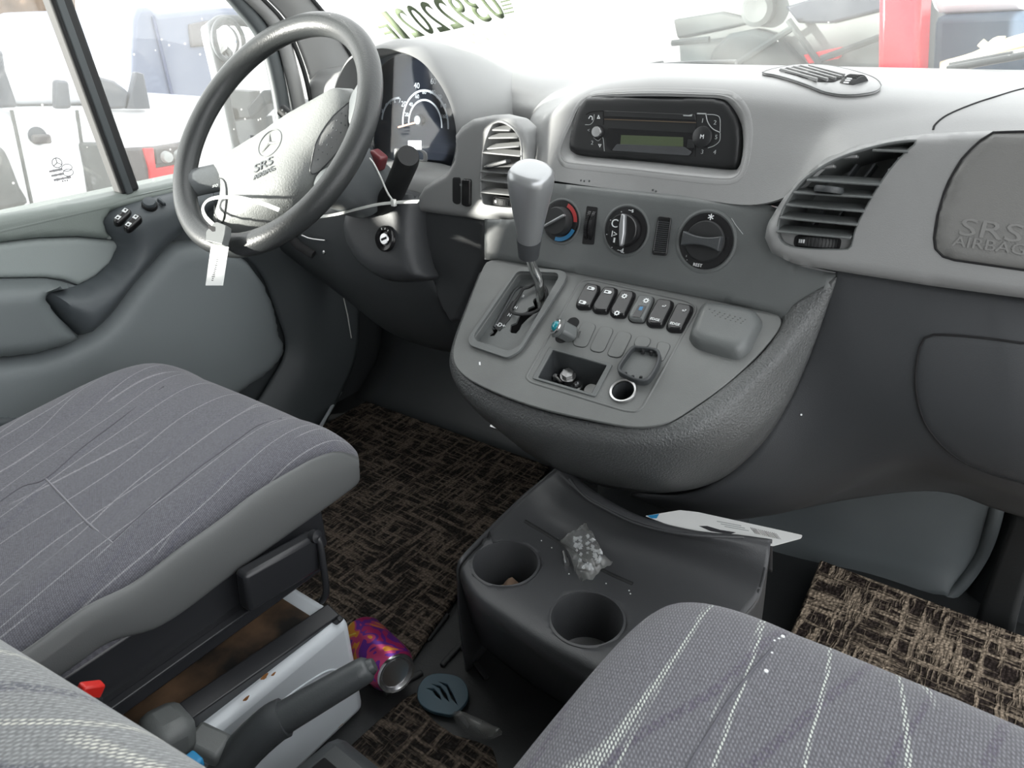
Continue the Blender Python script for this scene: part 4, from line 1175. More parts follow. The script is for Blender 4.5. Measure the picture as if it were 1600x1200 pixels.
kr = S2((1085, 232), (1330, 258), (1575, 300), (1600, 330), (1600, 600), (1480, 900), (1390, 1100), (1330, 1120), (1250, 980), (1180, 820), (1120, 690), (1075, 560), (1068, 420))
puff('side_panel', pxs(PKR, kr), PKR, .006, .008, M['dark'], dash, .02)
# release lever in its slot
h0 = at(448, 372, 'y', .845)
tube('lever_slot', [at(450, 366, 'y', .84), at(466, 384, 'y', .838), at(490, 398, 'y', .838)], .008, M['void'], dash, n=8, flat=.5)
tube('release_lever', spline([at(472, 368, 'y', .83), at(485, 373, 'y', .826), at(508, 376, 'y', .826)], 4), .0016, M['steel'], dash, n=8)
lathe('panel_screw', [(.0032, -.002), (.0032, .001), (0, .002)], at(506, 394, 'y', .830), (0, -1, .3), M['steel'], dash, 12)
# bright metal tongue under the console
bar('latch_tongue', at(768, 662, 'y', .70), at(790, 670, 'y', .70), .012, .005, M['alu'], dash, .0015, up=(0, -.6, .8))
# dark front of the foot well
struct(patch('wall_footwell', [[V3((x, 1.045, .0)) for x in (-.85, -.5, -.12)], [V3((x, 1.15, .10)) for x in (-.85, -.5, -.12)], [V3((x, 1.19, .35)) for x in (-.85, -.5, -.12)], [V3((x, 1.17, .62)) for x in (-.85, -.5, -.12)]], M['dark2'], None, 4, .01))
struct(box('wall_tunnel', (.02, 1.03, .16), (.20, .35, .34), M['dark2'], bev=.03))

# ------------------------------------------------------------------ steering wheel
SWC = V3((-.515, .691, .690)); TH = .862
SW = Plane(SWC, (1, 0, 0), (0, math.cos(TH), math.sin(TH)))
wheel = thing('steering_wheel', 'four-spoke steering wheel with grey leather rim and sunlit airbag hub', 'steering wheel')
NR = 96
rimp = []
rr_ = []
for k in range(NR):
    t = 2 * math.pi * k / NR
    rimp.append(SW.pt(.1755 * math.cos(t), .1755 * math.sin(t)))
rim = tube('rim', rimp, .0172, M['wheel'], wheel, True, 18, flat=.95, upv=SW.n)
C2 = zc(260, 0, 3.333); S1 = zc(260, 180, 4)
PH = SW.at(-.030)
hub_px = C2((205, 905), (300, 850), (440, 762), (560, 690), (660, 618), (770, 556), (870, 500), (935, 462), (985, 470), (1020, 520), (1015, 600), (970, 690), (900, 790), (820, 880), (740, 995), (670, 1065), (560, 1140), (470, 1190), (390, 1220), (315, 1235), (268, 1190), (305, 1090), (312, 1010), (300, 950), (270, 925))
hub = puff('hub_cover', pxs(PH, hub_px), PH, .034, .05, M['hub'], wheel, .02, smooth_n=2)
hT = bvh(hub)
# right thumb pad with pimples, left horn pad
pad_px = C2((948, 535), (915, 565), (865, 612), (815, 680), (775, 760), (755, 850), (748, 900), (790, 895), (870, 815), (940, 720), (990, 620), (1000, 560), (975, 530))
pad, pb = drape('thumb_pad', [(p.x, p.y) for p in resample(spline([V3((*p, 0)) for p in pad_px], 3, True), 60)], hT, .0015, M['hubpad'], wheel, 18, .002)
tube('pad_gap', [p for p in pb if p], .0009, M['dark2'], wheel, True, 6)
pT = bvh(pad)
dm = lathe('pimple', [(.0013, -.0004), (.0009, .0006), (0, .0008)], (0, 0, 0), (0, 0, 1), M['hubdark'], pad, 8)
fst = True
for i in range(7):
    for j in range(5):
        a, b = 912 - i * 24 + j * 22, 590 + i * 38 + j * 12
        h = hitb(pT, *C2((a, b))[0])
        if h is None or not inside(V3((a, b)), [V3(q) for q in ((945, 540), (880, 605), (820, 680), (780, 760), (760, 860), (800, 850), (860, 780), (920, 700), (950, 620))]): continue
        g = dm if fst else dm.copy()
        if not fst: COL.objects.link(g)
        fst = False; g.location = h; g.rotation_euler = SW.n.to_track_quat('Z', 'Y').to_euler()
horn_px = C2((222, 940), (262, 927), (300, 938), (314, 990), (310, 1080), (288, 1165), (255, 1110), (222, 1020))
hp, hb_ = drape('horn_pad', [(p.x, p.y) for p in resample(spline([V3((*p, 0)) for p in horn_px], 3, True), 44)], hT, .0012, M['hub'], wheel, 14, .002)
tube('pad_gap', [p for p in hb_ if p], .0008, M['dark2'], wheel, True, 6)
text('horn_icon', '=o', PH, *PH.at(.03).px(*C2((243, 960))[0]), .011, M['grey_print'], hp, h=.026, rot=.5)
# spokes
def spoke(ang, w0, w1, r0=.05, r1=.168):
    t = math.radians(ang); d = V3((math.cos(t), math.sin(t))); n = V3((-d.y, d.x))
    rows = []
    for k in range(7):
        q = k / 6; r = r0 + (r1 - r0) * q; w = w0 + (w1 - w0) * q + .012 * max(0, q - .7)
        hc = -.050 + .044 * q; th = .016
        rows.append([SW.pt(*(d * r + n * w * math.cos(a)), hc + th * math.sin(a)) for a in [2 * math.pi * i / 14 for i in range(14)]])
    quadgrid('spoke', rows, M['hubdark'], wheel, closed_u=True, cap=True)
spoke(214, .032, .020); spoke(26, .036, .030, .09); spoke(337, .022, .020, .09)
# emblem ring with three-pointed star, raised lettering
def onhub(px, py, off=.0006): return hitb(hT, px, py, off)
eo_ = onhub(*C2((540, 745))[0], 0)
en = []
EMB = Plane(eo_, (onhub(440, 213, 0) - onhub(404, 235, 0)), (onhub(430, 205, 0) - onhub(414, 245, 0)))
if EMB.n.dot(SW.n) < 0: EMB = Plane(EMB.o, EMB.u, -EMB.v)
Re = .0215
tube('emblem_ring', [EMB.pt(Re * math.cos(t), Re * math.sin(t), .0) for t in [2 * math.pi * k / 40 for k in range(40)]], .0007, M['hubdark'], wheel, True, 8)
for k in range(3):
    t = math.radians(90 + 120 * k)
    a = EMB.pt(Re * .92 * math.cos(t), Re * .92 * math.sin(t), .0008)
    s = [EMB.pt(.0022 * math.cos(t + q), .0022 * math.sin(t + q), .0008) for q in (1.57, -1.57)]
    mesh('emblem_point', [a, s[0], s[1], EMB.pt(0, 0, .0022), EMB.pt(0, 0, -.001)], [(0, 1, 3), (0, 3, 2), (0, 4, 1), (0, 2, 4)], M['hub'], wheel, False)
LT = Plane(onhub(412, 262, 0), onhub(428, 253, 0) - onhub(396, 269, 0), onhub(420, 240, 0) - onhub(408, 275, 0))
if LT.n.dot(SW.n) < 0: LT = Plane(LT.o, LT.u, -LT.v)
text('airbag_lettering', 'SRS', LT, 0, .004, .019, M['hubdark'], wheel, sx=1.25, ex=.0004, h=.001)
text('airbag_lettering', 'AIRBAG', LT, .001, -.010, .011, M['hubdark'], wheel, sx=1.0, ex=.0004, h=.001)

# ------------------------------------------------------------------ column, stalks, ignition
colm = thing('steering_column', 'dark steering column shroud with stalks and ignition lock', 'steering column')
rows = []
for h_, a, b, dz in ((-.035, .056, .050, .0), (-.06, .064, .058, .0), (-.09, .066, .060, .004), (-.13, .062, .056, .010), (-.19, .055, .05, .016)):
    rows.append([SW.pt(.008 + a * abs(math.cos(t)) ** .75 * (1 if math.cos(t) > 0 else -1), dz + b * abs(math.sin(t)) ** .75 * (1 if math.sin(t) > 0 else -1), h_) for t in [2 * math.pi * i / 36 for i in range(36)]])
quadgrid('shroud', rows, M['hubdark'], colm, closed_u=True, cap=True)
PIg = Plane((-.45, .838, .5), (1, 0, 0), (0, .30, 1))
ig = S2((640, 60), (580, 180), (530, 270), (510, 350), (515, 430), (545, 530), (610, 640), (700, 725), (800, 780), (900, 802), (1000, 800), (1135, 772), (1100, 690), (1066, 560), (1058, 400), (1075, 240), (1085, 150), (1000, 100), (860, 60))
igo = puff('ignition_housing', pxs(PIg, ig), PIg, .022, .03, M['dark'], colm, .03, smooth_n=2)
PIo = PIg.at(.022)
ic_ = PIo.pt(*PIo.px(*S2((818, 466))[0]))
lk = lathe('ignition_lock', [(.0205, -.004), (.0205, .004), (.0185, .0065), (.013, .005), (.0115, .002), (.0115, .0015)], ic_, PIg.n, M['black'], colm, 40)
lathe('lock_barrel', [(.0095, .0), (.0095, .0045), (.0085, .0055), (0, .0056)], ic_, PIg.n, M['alu'], lk, 32)
uu, vv_ = PIg.uv(ic_)
t_ = math.radians(25)
plate('key_slot', [V3((uu + x * math.cos(t_) - y * math.sin(t_), vv_ + x * math.sin(t_) + y * math.cos(t_))) for x, y in ((-.006, -.0018), (.006, -.0018), (.006, .0018), (-.006, .0018))], PIg, .0005, M['void'], lk, h=.022 + .0060)
for a in (60, 85, 112):
    t = math.radians(a); d = V3((math.cos(t), math.sin(t)))
    A = V3((uu, vv_)) + d * .0145; B = V3((uu, vv_)) + d * .0175
    bar('lock_mark', PIg.pt(*A, .0285), PIg.pt(*B, .0285), .0008, .0004, M['white'], lk, 0, up=PIg.n)
# right stalk, dark red button, left stalk
st = spline([at(596, 330, 'y', .85), at(612, 305, 'y', .83), at(626, 275, 'y', .81), at(636, 250, 'y', .795), at(638, 243, 'y', .788)], 4)
tube('wiper_stalk', st, [.020 - .003 * math.sin(i / 16 * 3.14) if i < 12 else .0175 - .0006 * (i - 12) for i in range(len(st))], M['matt'], colm, n=18)
A = at(590, 250, 'y', .83)
box('stalk_button', A, (.026, .02, .026), M['darkred'], colm, .005, Matrix.Rotation(.5, 3, 'Y'), 3)
s2_ = [at(480, 205, 'y', .80), at(462, 190, 'y', .79), at(440, 172, 'y', .785)]
tube('indicator_stalk', s2_, [.008, .009, .0095], M['matt'], colm, n=14)
PS2 = Plane(at(444, 176, 'y', .774), ray(460, 190) - ray(440, 172), ray(450, 170) - ray(440, 180))
for a in ((440, 173), (446, 178), (452, 183)):
    text('stalk_icon', '*', PS2, *PS2.px(*a), .007, M['grey_print'], colm, h=.0)
lathe('stalk_end', [(0, -.01), (.010, -.008), (.012, 0), (.010, .006), (0, .008)], at(394, 222, 'y', .80), (-.4, -.8, .4), M['dark2'], colm, 20)

# ------------------------------------------------------------------ cable tie and tag on the wheel
tie = thing('cable_tie', 'white nylon cable tie looped around the steering wheel and column', 'cable tie')
HT = SW.at(.016)
def strap(name, pts, w=.0028, fl=.35, up=None):
    return tube(name, spline(pts, 6), w, M['tie'], tie, n=8, flat=fl, upv=up or SW.n)
strap('strap', [HT.hit(*p) for p in S1((300, 690), (245, 635), (228, 580), (255, 535), (310, 515), (380, 512), (450, 515), (520, 530), (610, 555), (705, 592))])
strap('strap', [at(*p, 'y', .775) for p in S1((870, 640), (960, 635), (1080, 615), (1200, 585), (1320, 558), (1440, 545), (1575, 538))], .0034, .35, (0, -.5, .8))
strap('strap', [at(x, y, 'y', v) for (x, y), v in zip(S1((1270, 270), (1300, 310), (1340, 390), (1380, 480), (1415, 535)), (.80, .79, .785, .78, .775))], .0016, .7, (0, -1, .3))
A = at(*S1((1420, 547))[0], 'y', .773)
box('tie_head', A, (.007, .006, .010), M['tie'], tie, .001)
tagt = thing('paper_tag', 'white barcode tag with grey plastic clip hanging from the wheel rim', 'tag')
PTg = SW.at(.026)
def tagplane():
    a, b, c = PTg.hit(330, 384), PTg.hit(357, 388), PTg.hit(348, 446)
    return Plane(a, b - a, a - c)
TG = tagplane()
plate('tag_label', [TG.px(*p) for p in ((330, 382), (357, 386), (348, 446), (321, 446))], TG, .0006, M['paper'], tagt)
plate('tag_clip', roundpoly([TG.px(*p) for p in S1((325, 690), (345, 682), (402, 705), (395, 760), (378, 825), (275, 800), (278, 740))], .002), TG, .010, M['panel'], tagt, .0012, h=.008)
plate('clip_slot', roundpoly([TG.px(*p) for p in S1((292, 705), (335, 715), (335, 742), (318, 745), (290, 720))], .001), TG, .001, M['void'], tagt, h=.0083)
for k in range(16):
    t = k / 15; p = V3((343 - 11 * t, 394 + 44 * t))
    w = 1.0 + 1.6 * random.random()
    q = [TG.px(p.x - w, p.y - .6), TG.px(p.x + w, p.y - .3), TG.px(p.x + w, p.y + .9), TG.px(p.x - w, p.y + .6)]
    plate('tag_print', q, TG, .0002, M['ink'], tagt, h=.0003)

# ------------------------------------------------------------------ instrument cluster
clu = thing('instrument_cluster', 'dark instrument cluster with two arched dials under its hood', 'instrument cluster')
PCl = Plane((hx, .985, .67), (1, 0, 0), (0, .12, 1))
cl_out = [V3((( p.x - oc.x) * .95, (p.y - oc.y) * .95)) for p in op]
M['dialbg'] = mat('dial_backing', (.010, .012, .017), .9, spec=.1)
plate('dial_backing', cl_out, PCl, .004, M['dialbg'], clu)
def arc_(cpx, ppx, a0, a1, w, n=28, r=None, ry=1):
    c = PCl.px(*cpx); R = r or (PCl.px(*ppx) - c).length
    A = [math.radians(a0 + (a1 - a0) * i / n) for i in range(n + 1)]
    plate('dial_arc', [c + V3((R * math.cos(t), ry * R * math.sin(t))) for t in A] + [c + V3(((R - w) * math.cos(t), ry * (R - w) * math.sin(t))) for t in A[::-1]], PCl, .0004, M['grey_print'], clu, h=.0006)
cs = T6((612, 690))[0]
r1 = (PCl.px(*T6((405, 700))[0]) - PCl.px(*T6((842, 700))[0])).length / 2
r2 = (PCl.px(*T6((463, 690))[0]) - PCl.px(*T6((783, 690))[0])).length / 2
cs = T6((626, 690))[0]
arc_(cs, None, -4, 184, .0032, r=r1, ry=1.05); arc_(cs, None, -4, 184, .0028, r=r2, ry=1.05)
for s, p, z in (('20', (428, 497), .013), ('40', (550, 325), .013), ('60', (705, 285), .013), ('20', (455, 595), .009), ('40', (495, 500), .009), ('60', (553, 425), .009), ('80', (620, 385), .009), ('100', (697, 385), .009), ('120', (757, 428), .009), ('140', (797, 512), .009), ('160', (805, 612), .009), ('7', (390, 465), .010), ('6', (345, 470), .008), ('5', (303, 482), .008), ('4', (262, 502), .008), ('3', (225, 560), .008)):
    text('dial_number', s, PCl, *PCl.px(*T6(p)[0]), z, M['grey_print'], clu, h=.0006)
ct = T6((390, 690))[0]
arc_(ct, T6((390, 430))[0], 90, 172, .0032)
M['needle'] = mat('orange_needle', (.75, .28, .08), .5)
A, B = [PCl.pt(*PCl.px(*q), .006) for q in T6((395, 712), (590, 660))]
bar('needle', A, B, .0026, .0012, M['needle'], clu, 0, up=PCl.n)
lathe('needle_hub', [(.009, .0), (.009, .007), (.007, .009), (0, .009)], PCl.pt(*PCl.px(*T6((585, 645))[0])), PCl.n, M['dark'], clu, 24)
plate('display', [PCl.px(*p) for p in T6((470, 840), (590, 840), (590, 930), (470, 930))], PCl, .0006, M['lcd'], clu, h=.0006)
PLn = Plane((hx, .957, .67), (1, 0, 0), (0, .06, 1))
plate('lens', [p * .985 for p in cl_out], PLn, .002, M['lens'], clu)
ol = roundpoly([PY(.91).px(*p) for p in T6((335, 910), (600, 925), (640, 960), (640, 1040), (330, 1005))], .004)
plate('reset_frame', ol, PY(.91), .003, M['upper'], clu, .001, holes=[roundpoly(scl([PY(.91).px(*p) for p in T6((335, 910), (600, 925), (640, 960), (640, 1040), (330, 1005))], .75), .003)])
# ledge below the lens
patch('cluster_ledge', [[(555, 262, .93), (620, 250, .955), (680, 254, .95), (712, 262, .925)], [(555, 275, .90), (620, 268, .91), (670, 272, .905), (700, 280, .89)], [(555, 320, .88), (620, 315, .885), (655, 318, .885), (672, 322, .88)]], M['hood'], dash, 5, .004)

# ------------------------------------------------------------------ radio
rad = thing('car_radio', 'black car radio with green display set into the centre dash', 'radio')
fas = puff('fascia', face_uv, PRF, .006, .010, M['radio'], rad, .02)
PF_ = PRF.at(.006)
def rp(*pts): return [PF_.px(*p) for p in C4(*pts)]
plate('disc_flap', roundpoly(rp((338, 212), (905, 236), (912, 272), (338, 248)), .001), PF_, .001, M['radio'], rad, .0004, h=.0010)
plate('disc_slot', rp((338, 250), (912, 274), (912, 287), (338, 262)), PF_, .0006, M['void'], rad, h=.0006)
M['tan'] = mat('tan_felt', (.10, .075, .05), .9)
plate('slot_felt', rp((338, 262), (912, 284), (912, 290), (338, 268)), PF_, .0005, M['tan'], rad, h=.0009)
plate('display_bezel', roundpoly(rp((360, 320), (890, 350), (905, 400), (885, 490), (385, 465), (350, 430)), .003), PF_, .001, M['black'], rad, h=.0008)
plate('display_lip', roundpoly(rp((420, 420), (840, 438), (888, 470), (870, 494), (388, 462)), .002), PF_, .0012, M['silver2'] if 'silver2' in M else M['dark'], rad, .0005, h=.0022)
plate('display_glass', rp((445, 364), (832, 378), (832, 436), (440, 424)), PF_, .0006, M['lcd'], rad, h=.0014)
plate('latch_button', roundpoly(rp((862, 392), (902, 392), (902, 445), (855, 445)), .001), PF_, .001, M['radio'], rad, .0004, h=.002)
kb = lathe('volume_knob', [(.0068, 0), (.0068, .006), (.0060, .0075), (0, .0076)], PF_.pt(*rp((302, 345))[0]), PF_.n, M['alu'], rad, 28)
lathe('knob_well', [(.0084, -.001), (.0084, .0014), (.0072, .0014)], PF_.pt(*rp((302, 347))[0]), PF_.n, M['void'], rad, 28)
def line(pts, r=.0004, m='grey_print'):
    tube('fascia_line', spline([PF_.pt(*p, .0004) for p in rp(*pts)], 4), r, M[m], rad, n=6)
line(((218, 300), (250, 298), (270, 275), (275, 235))); line(((270, 380), (300, 400), (328, 380), (338, 465)), .0004); line(((330, 210), (332, 300)), .0005, 'void'); line(((225, 235), (260, 218), (330, 212)), .0004, 'void')
line(((918, 230), (975, 232)), .0008); line(((972, 235), (985, 285), (1015, 325), (1060, 348)), .0006); line(((980, 235), (1035, 240), (1060, 262), (1062, 345))); line(((1062, 350), (1058, 400), (1025, 430), (985, 445))); line(((912, 235), (905, 500)), .0004, 'void')
for s, p, z in (('1', (952, 275), .0068), ('2', (1030, 287), .0068), ('5', (1037, 378), .0068), ('3', (950, 470), .0068), ('4', (1028, 472), .0068), ('2', (262, 413), .007), ('<', (240, 335), .006)):
    text('button_mark', s, PF_, *rp(p)[0], z, M['grey_print'], rad, h=.0006)
mb = lathe('mode_button', [(.0120, 0), (.0118, .0022), (.0105, .0030), (0, .0034)], PF_.pt(*rp((952, 376))[0]), PF_.n, M['radio'], rad, 36)
text('button_mark', 'M', PF_, *rp((955, 376))[0], .0066, M['white'], mb, h=.0038)
for pts in (((302, 238), (312, 262), (292, 262)), ((310, 442), (300, 420), (320, 422))):
    a = rp(*pts); plate('button_mark', a, PF_, .0004, M['white'], rad, h=.0007, holes=[scl(a, .5)])
line(((240, 262), (250, 246), (262, 252), (262, 270)), .0005, 'white')
plate('radio_name', rp((832, 238), (868, 240), (890, 234), (886, 248), (834, 246)), PF_, .0003, M['grey_print'], rad, h=.0014)

# ------------------------------------------------------------------ gear lever
gear = thing('gear_lever', 'gear lever with silver-grey knob on a chrome shaft, standing in the console gate', 'gear lever')
b0 = PG.hit(845, 468); tp0 = at(827, 396, 'y', b0.y - .018)
sh = spline([b0 - V3((0, 0, .02)), b0, at(842, 440, 'y', b0.y - .004), at(833, 418, 'y', b0.y - .010), tp0, at(826, 380, 'y', b0.y - .022)], 5)
tube('shaft', sh, .0062, M['chrome'], gear, n=16)
kt = at(830, 262, 'y', b0.y - .05); kb_ = at(826, 396, 'y', b0.y - .018)
ax = (kt - kb_); LN = ax.length; ax.normalize()
kx = V3((1, 0, 0)); kx = (kx - ax * kx.dot(ax)).normalized(); ky = ax.cross(kx)
def kring(s, rx, ry, sq=.8, slant=0):
    out = []
    for i in range(36):
        t = 2 * math.pi * i / 36; c, s_ = math.cos(t), math.sin(t)
        x = rx * abs(c) ** sq * (1 if c > 0 else -1); y = ry * abs(s_) ** sq * (1 if s_ > 0 else -1)
        out.append(kb_ + ax * (s * LN + slant * (x / max(rx, 1e-6)) + slant * .5 * (y / max(ry, 1e-6))) + kx * x + ky * y)
    return out
sl_ = .006
kn = rings('knob', [kring(0, .0125, .0125, 1), kring(.10, .0135, .0135, 1), kring(.20, .0148, .0145, .95), kring(.22, .0152, .0148, .95), kring(.40, .0180, .0175, .9), kring(.62, .0222, .0215, .85), kring(.80, .0252, .0245, .8), kring(.89, .0260, .0252, .8), kring(.94, .0254, .0246, .8), kring(.975, .0232, .0224, .85), kring(.992, .0190, .0182, .9), kring(1.0, .012, .0115, 1), kring(1.002, .003, .003, 1)], M['silver'], gear, cap0=True, cap1=True, raw=True)
rings('knob_collar', [kring(-.03, .0115, .0115, 1), kring(-.025, .0132, .0132, 1), kring(.17, .0152, .015, .95), kring(.185, .0150, .0148, .95)], M['dark'], gear, cap0=True, raw=True)
band = thing('elastic_band', 'loose black elastic band around the foot of the gear lever', 'band')
bp_ = T4((700, 375), (790, 352), (860, 375), (895, 430), (880, 500), (830, 580), (740, 650), (640, 690), (560, 690), (510, 655), (500, 600), (530, 520), (590, 450), (640, 405))
tube('elastic_loop', spline([PG.pt(*PG.px(*p), .006 + .004 * math.sin(i)) for i, p in enumerate(bp_)], 4, True), .0021, M['rubber'], band, True, 8)

# loose pilot lamp, socket cap, things in the tray
lamp = thing('pilot_lamp', 'teal pilot lamp button in a chrome ring hanging out of its console slot', 'pilot lamp')
lb = PCn.at(.003).hit(893, 523); ltp = PCn.at(.020).hit(871, 511)
ax2 = (ltp - lb).normalized()
bar('lamp_body', lb - ax2 * .004, ltp - ax2 * .002, .019, .017, M['panel'], lamp, .004, up=PCn.n)
lathe('lamp_flange', [(.0125, -.003), (.0135, -.001), (.012, .0005), (.010, .001)], ltp, ax2, M['panel'], lamp, 28)
lathe('lamp_ring', [(.0098, -.001), (.0098, .003), (.0088, .004), (.0072, .0036), (.0070, .001)], ltp, ax2, M['chrome'], lamp, 32)
lathe('lamp_lens', [(.0070, .001), (.0068, .004), (.005, .0062), (.0025, .0072), (0, .0075)], ltp, ax2, M['teal'], lamp, 28)
bar('lamp_contact', lb + PCn.u * .010, lb + PCn.u * .010 + PCn.v * .006 + PCn.n * .003, .0015, .002, M['steel'], lamp)
cap = thing('socket_cap', 'dark plastic socket cap lying open side up beside the lighter socket', 'cap')
PCp = PCn.at(.012)
co = [PCp.px(*p) for p in C7((590, 478), (630, 478), (735, 492), (765, 520), (762, 560), (745, 610), (700, 680), (660, 700), (600, 690), (510, 645), (495, 620), (505, 590), (560, 510))]
col_ = [V3((p.x, p.y)) for p in resample(spline([V3((p[0], p[1], 0)) for p in co], 3, True), 48)]
plate('cap_wall', col_, PCp, .010, M['dark2'], cap, .0012, holes=[scl(col_, .86)])
plate('cap_floor', scl(col_, .9), PCp, .002, M['panel'], cap, h=-.0075)
for p in ((545, 648), (590, 668), (640, 672), (655, 505), (705, 515)):
    a = PCp.px(*C7(p)[0]); box('cap_nub', PCp.pt(*a, -.004), (.003, .003, .006), M['matt'], cap, .0006)
# hardware in the tray
trf = PCn.pt(*PCn.px(*C7((200, 690))[0]), 0)
tbin = [o for o in bpy.data.objects if o.name.startswith('tray_bin')][0]
tbT = bvh(tbin)
def hexbolt(px, py, s, label, tilt):
    t = thing('hex_bolt', label, 'bolt')
    o = hitb(tbT, px, py, .010) + V3((0, -.002, .004))
    d = V3(tilt).normalized()
    lathe('bolt_head', [(0, 0), (.0062 * s, 0), (.0065 * s, .001), (.0065 * s, .005 * s), (0, .0055 * s)], o, d, M['steel'], t, 6, ang=20)
    lathe('bolt_flange', [(0, -.0015), (.0085 * s, -.0015), (.0085 * s, 0), (0, 0)], o, d, M['steel'], t, 24)
    lathe('bolt_shaft', [(0, -.018 * s), (.0038 * s, -.018 * s), (.0042 * s, -.016 * s), (.0042 * s, -.0015)], o, d, M['steel'], t, 16)
hexbolt(*C7((195, 680))[0], 1.15, 'hex-headed flange bolt standing in the console tray', (.2, -.5, 1))
hexbolt(*C7((120, 690))[0], .6, 'small bolt lying at the left end of the console tray', (-1, .2, .4))
nt_ = lathe('flange_nut', [(.003, 0), (.0075, 0), (.0075, .0015), (.0058, .002), (.0056, .006), (.003, .006), (.003, 0)], hitb(tbT, *C7((245, 735))[0], .008), (.1, -.4, 1), M['alu'], None, 24)
tag(nt_, 'bright flange nut between the bolt and the pale disc in the console tray', 'nut')
pd_ = lathe('plastic_plug', [(0, -.003), (.0085, -.003), (.0092, 0), (.008, .003), (0, .004)], hitb(tbT, *C7((335, 760))[0], .010), (-.1, -.5, 1), M['paper'], None, 24)
tag(pd_, 'pale round plastic plug at the right end of the console tray', 'plug')

# scuffs and a scratch
for a, b in ((908, 282), (913, 283), (921, 283), (1020, 297), (1025, 299)):
    h = hitb(tp, a, b, .0002)
    if h: lathe('scuff', [(.0014, -.0003), (.0012, .0004), (0, .0005)], h, CP - h, M['dark2'], dash, 8)
tube('scratch', [PKd.pt(*PKd.px(*p), .0003) for p in ((1143, 341), (1150, 352), (1161, 366))], .0004, M['grey_print'], dash, n=6)
# ------------------------------------------------------------------ seats
def sgnpow(c, p): return abs(c) ** p * (1 if c >= 0 else -1)
def cushion(name, secs, matl, parent, n=56, crown=.008, bol=.0):
    """secs: (y, x0, x1, ztop, zbot); closed rounded sections along y"""
    R = []
    for y, x0, x1, zt, zb in secs:
        cx, w, cz, h = (x0 + x1) / 2, (x1 - x0) / 2, (zt + zb) / 2, (zt - zb) / 2
        r = []
        for i in range(n):
            t = 2 * math.pi * i / n
            x = w * sgnpow(math.cos(t), .42); z = h * sgnpow(math.sin(t), .42)
            k = x / w if w > 1e-6 else 0
            if z > 0: z += crown * (1 - k * k) * min(1, h / .04) + bol * max(0, abs(k) - .55) ** 1 * (1 - abs(k)) * 12
            r.append(V3((cx + x, y, cz + z)))
        R.append(r)
    S = [spline([R[i][j] for i in range(len(R))], 5) for j in range(n)]
    rows = [[S[j][i] for j in range(n)] for i in range(len(S[0]))]
    return quadgrid(name, rows, matl, parent, closed_u=True, cap=True)
dst = thing('driver_seat', 'driver seat cushion in blue-grey cloth with thin pale lines and a grey vinyl side', 'seat')
dc = cushion('cushion', [(-.14, -.68, -.225, .345, .25), (.05, -.675, -.222, .352, .25), (.18, -.675, -.222, .358, .26), (.30, -.68, -.222, .366, .27), (.40, -.685, -.224, .374, .28), (.46, -.687, -.226, .374, .285), (.50, -.685, -.230, .366, .29), (.527, -.675, -.238, .350, .293), (.543, -.655, -.252, .332, .297), (.548, -.62, -.29, .318, .305)], M['fabd'], dst, bol=.010)
dT = bvh(dc)
vt = [(560, 714), (540, 707), (520, 706), (490, 716), (460, 732), (400, 768), (340, 814), (280, 856), (208, 910), (132, 948), (52, 1006), (-60, 1080)]
vb = [(562, 735), (560, 752), (535, 772), (510, 790), (470, 818), (400, 868), (340, 912), (290, 950), (240, 980), (172, 1000), (110, 1042), (-20, 1130)]
mid1 = [((a[0] + b[0]) / 2, a[1] * .72 + b[1] * .28) for a, b in zip(vt, vb)]
mid2 = [((a[0] + b[0]) / 2, a[1] * .35 + b[1] * .65) for a, b in zip(vt, vb)]
val = patch('side_valance', [[at(*p, 'x', x) for p in L] for L, x in ((vt, -.222), ([(a[0], a[1] + 3) for a in vt], -.2165), (mid1, -.212), (mid2, -.211), (vb, -.214), ([(b[0] - 2, b[1] + 4) for b in vb], -.222))], M['vinyl'], dst, 4)
def stitch(name, pts, tree, parent, m, r=.0009):
    P = [hitb(tree, *p) for p in pts]; P = [p for p in P if p]
    return tube(name, spline(P, 4), r, M[m], parent, n=6)
M['seamc'] = mat('seam_thread', (.09, .09, .105), .9)
M['piping'] = mat('pale_seam', (.22, .22, .24), .9)
S3 = zc(0, 560, 2.5)
stitch('seam', S3((1100, 235), (1010, 262), (940, 310), (860, 368), (780, 425), (700, 490), (600, 570), (520, 640), (440, 715)), dT, dst, 'seamc')
stitch('seam', S3((180, 472), (250, 545), (340, 640), (440, 722)), dT, dst, 'piping', .0013)
stitch('seam', S3((0, 560), (90, 500), (180, 470), (320, 350), (480, 230), (640, 110)), dT, dst, 'seamc')
# mechanism below
bar('side_frame', (-.236, -.14, .272), (-.236, .452, .275), .03, .06, M['rail'], dst, .004)
mc = bar('mechanism_cover', at(378, 925, 'x', -.198), at(492, 858, 'x', -.198), .020, .050, M['rail'], dst, .005)
bar('lower_rail', (-.216, -.14, .243), (-.216, .435, .240), .018, .022, M['rail'], dst, .003)
bar('rail_flange', (-.205, -.14, .256), (-.205, .33, .252), .010, .004, M['rail'], dst, .001)
tube('release_wire', spline([at(493, 838, 'x', -.19), at(500, 850, 'x', -.185), at(508, 905, 'x', -.178), at(509, 928, 'x', -.178), at(502, 940, 'x', -.185)], 5), .0042, M['rail'], dst, n=10)
lathe('pivot_bolt', [(.008, -.004), (.008, .004), (0, .006)], at(492, 838, 'x', -.19), (1, .2, .2), M['rail'], dst, 16)
lathe('pivot_bolt', [(.007, -.003), (.007, .003), (0, .005)], at(468, 900, 'x', -.203), (1, .1, .2), M['rail'], dst, 16)
bar('adjuster_lever', at(-40, 716, 'x', -.70), at(40, 679, 'x', -.70), .02, .03, M['rail'], dst, .008)
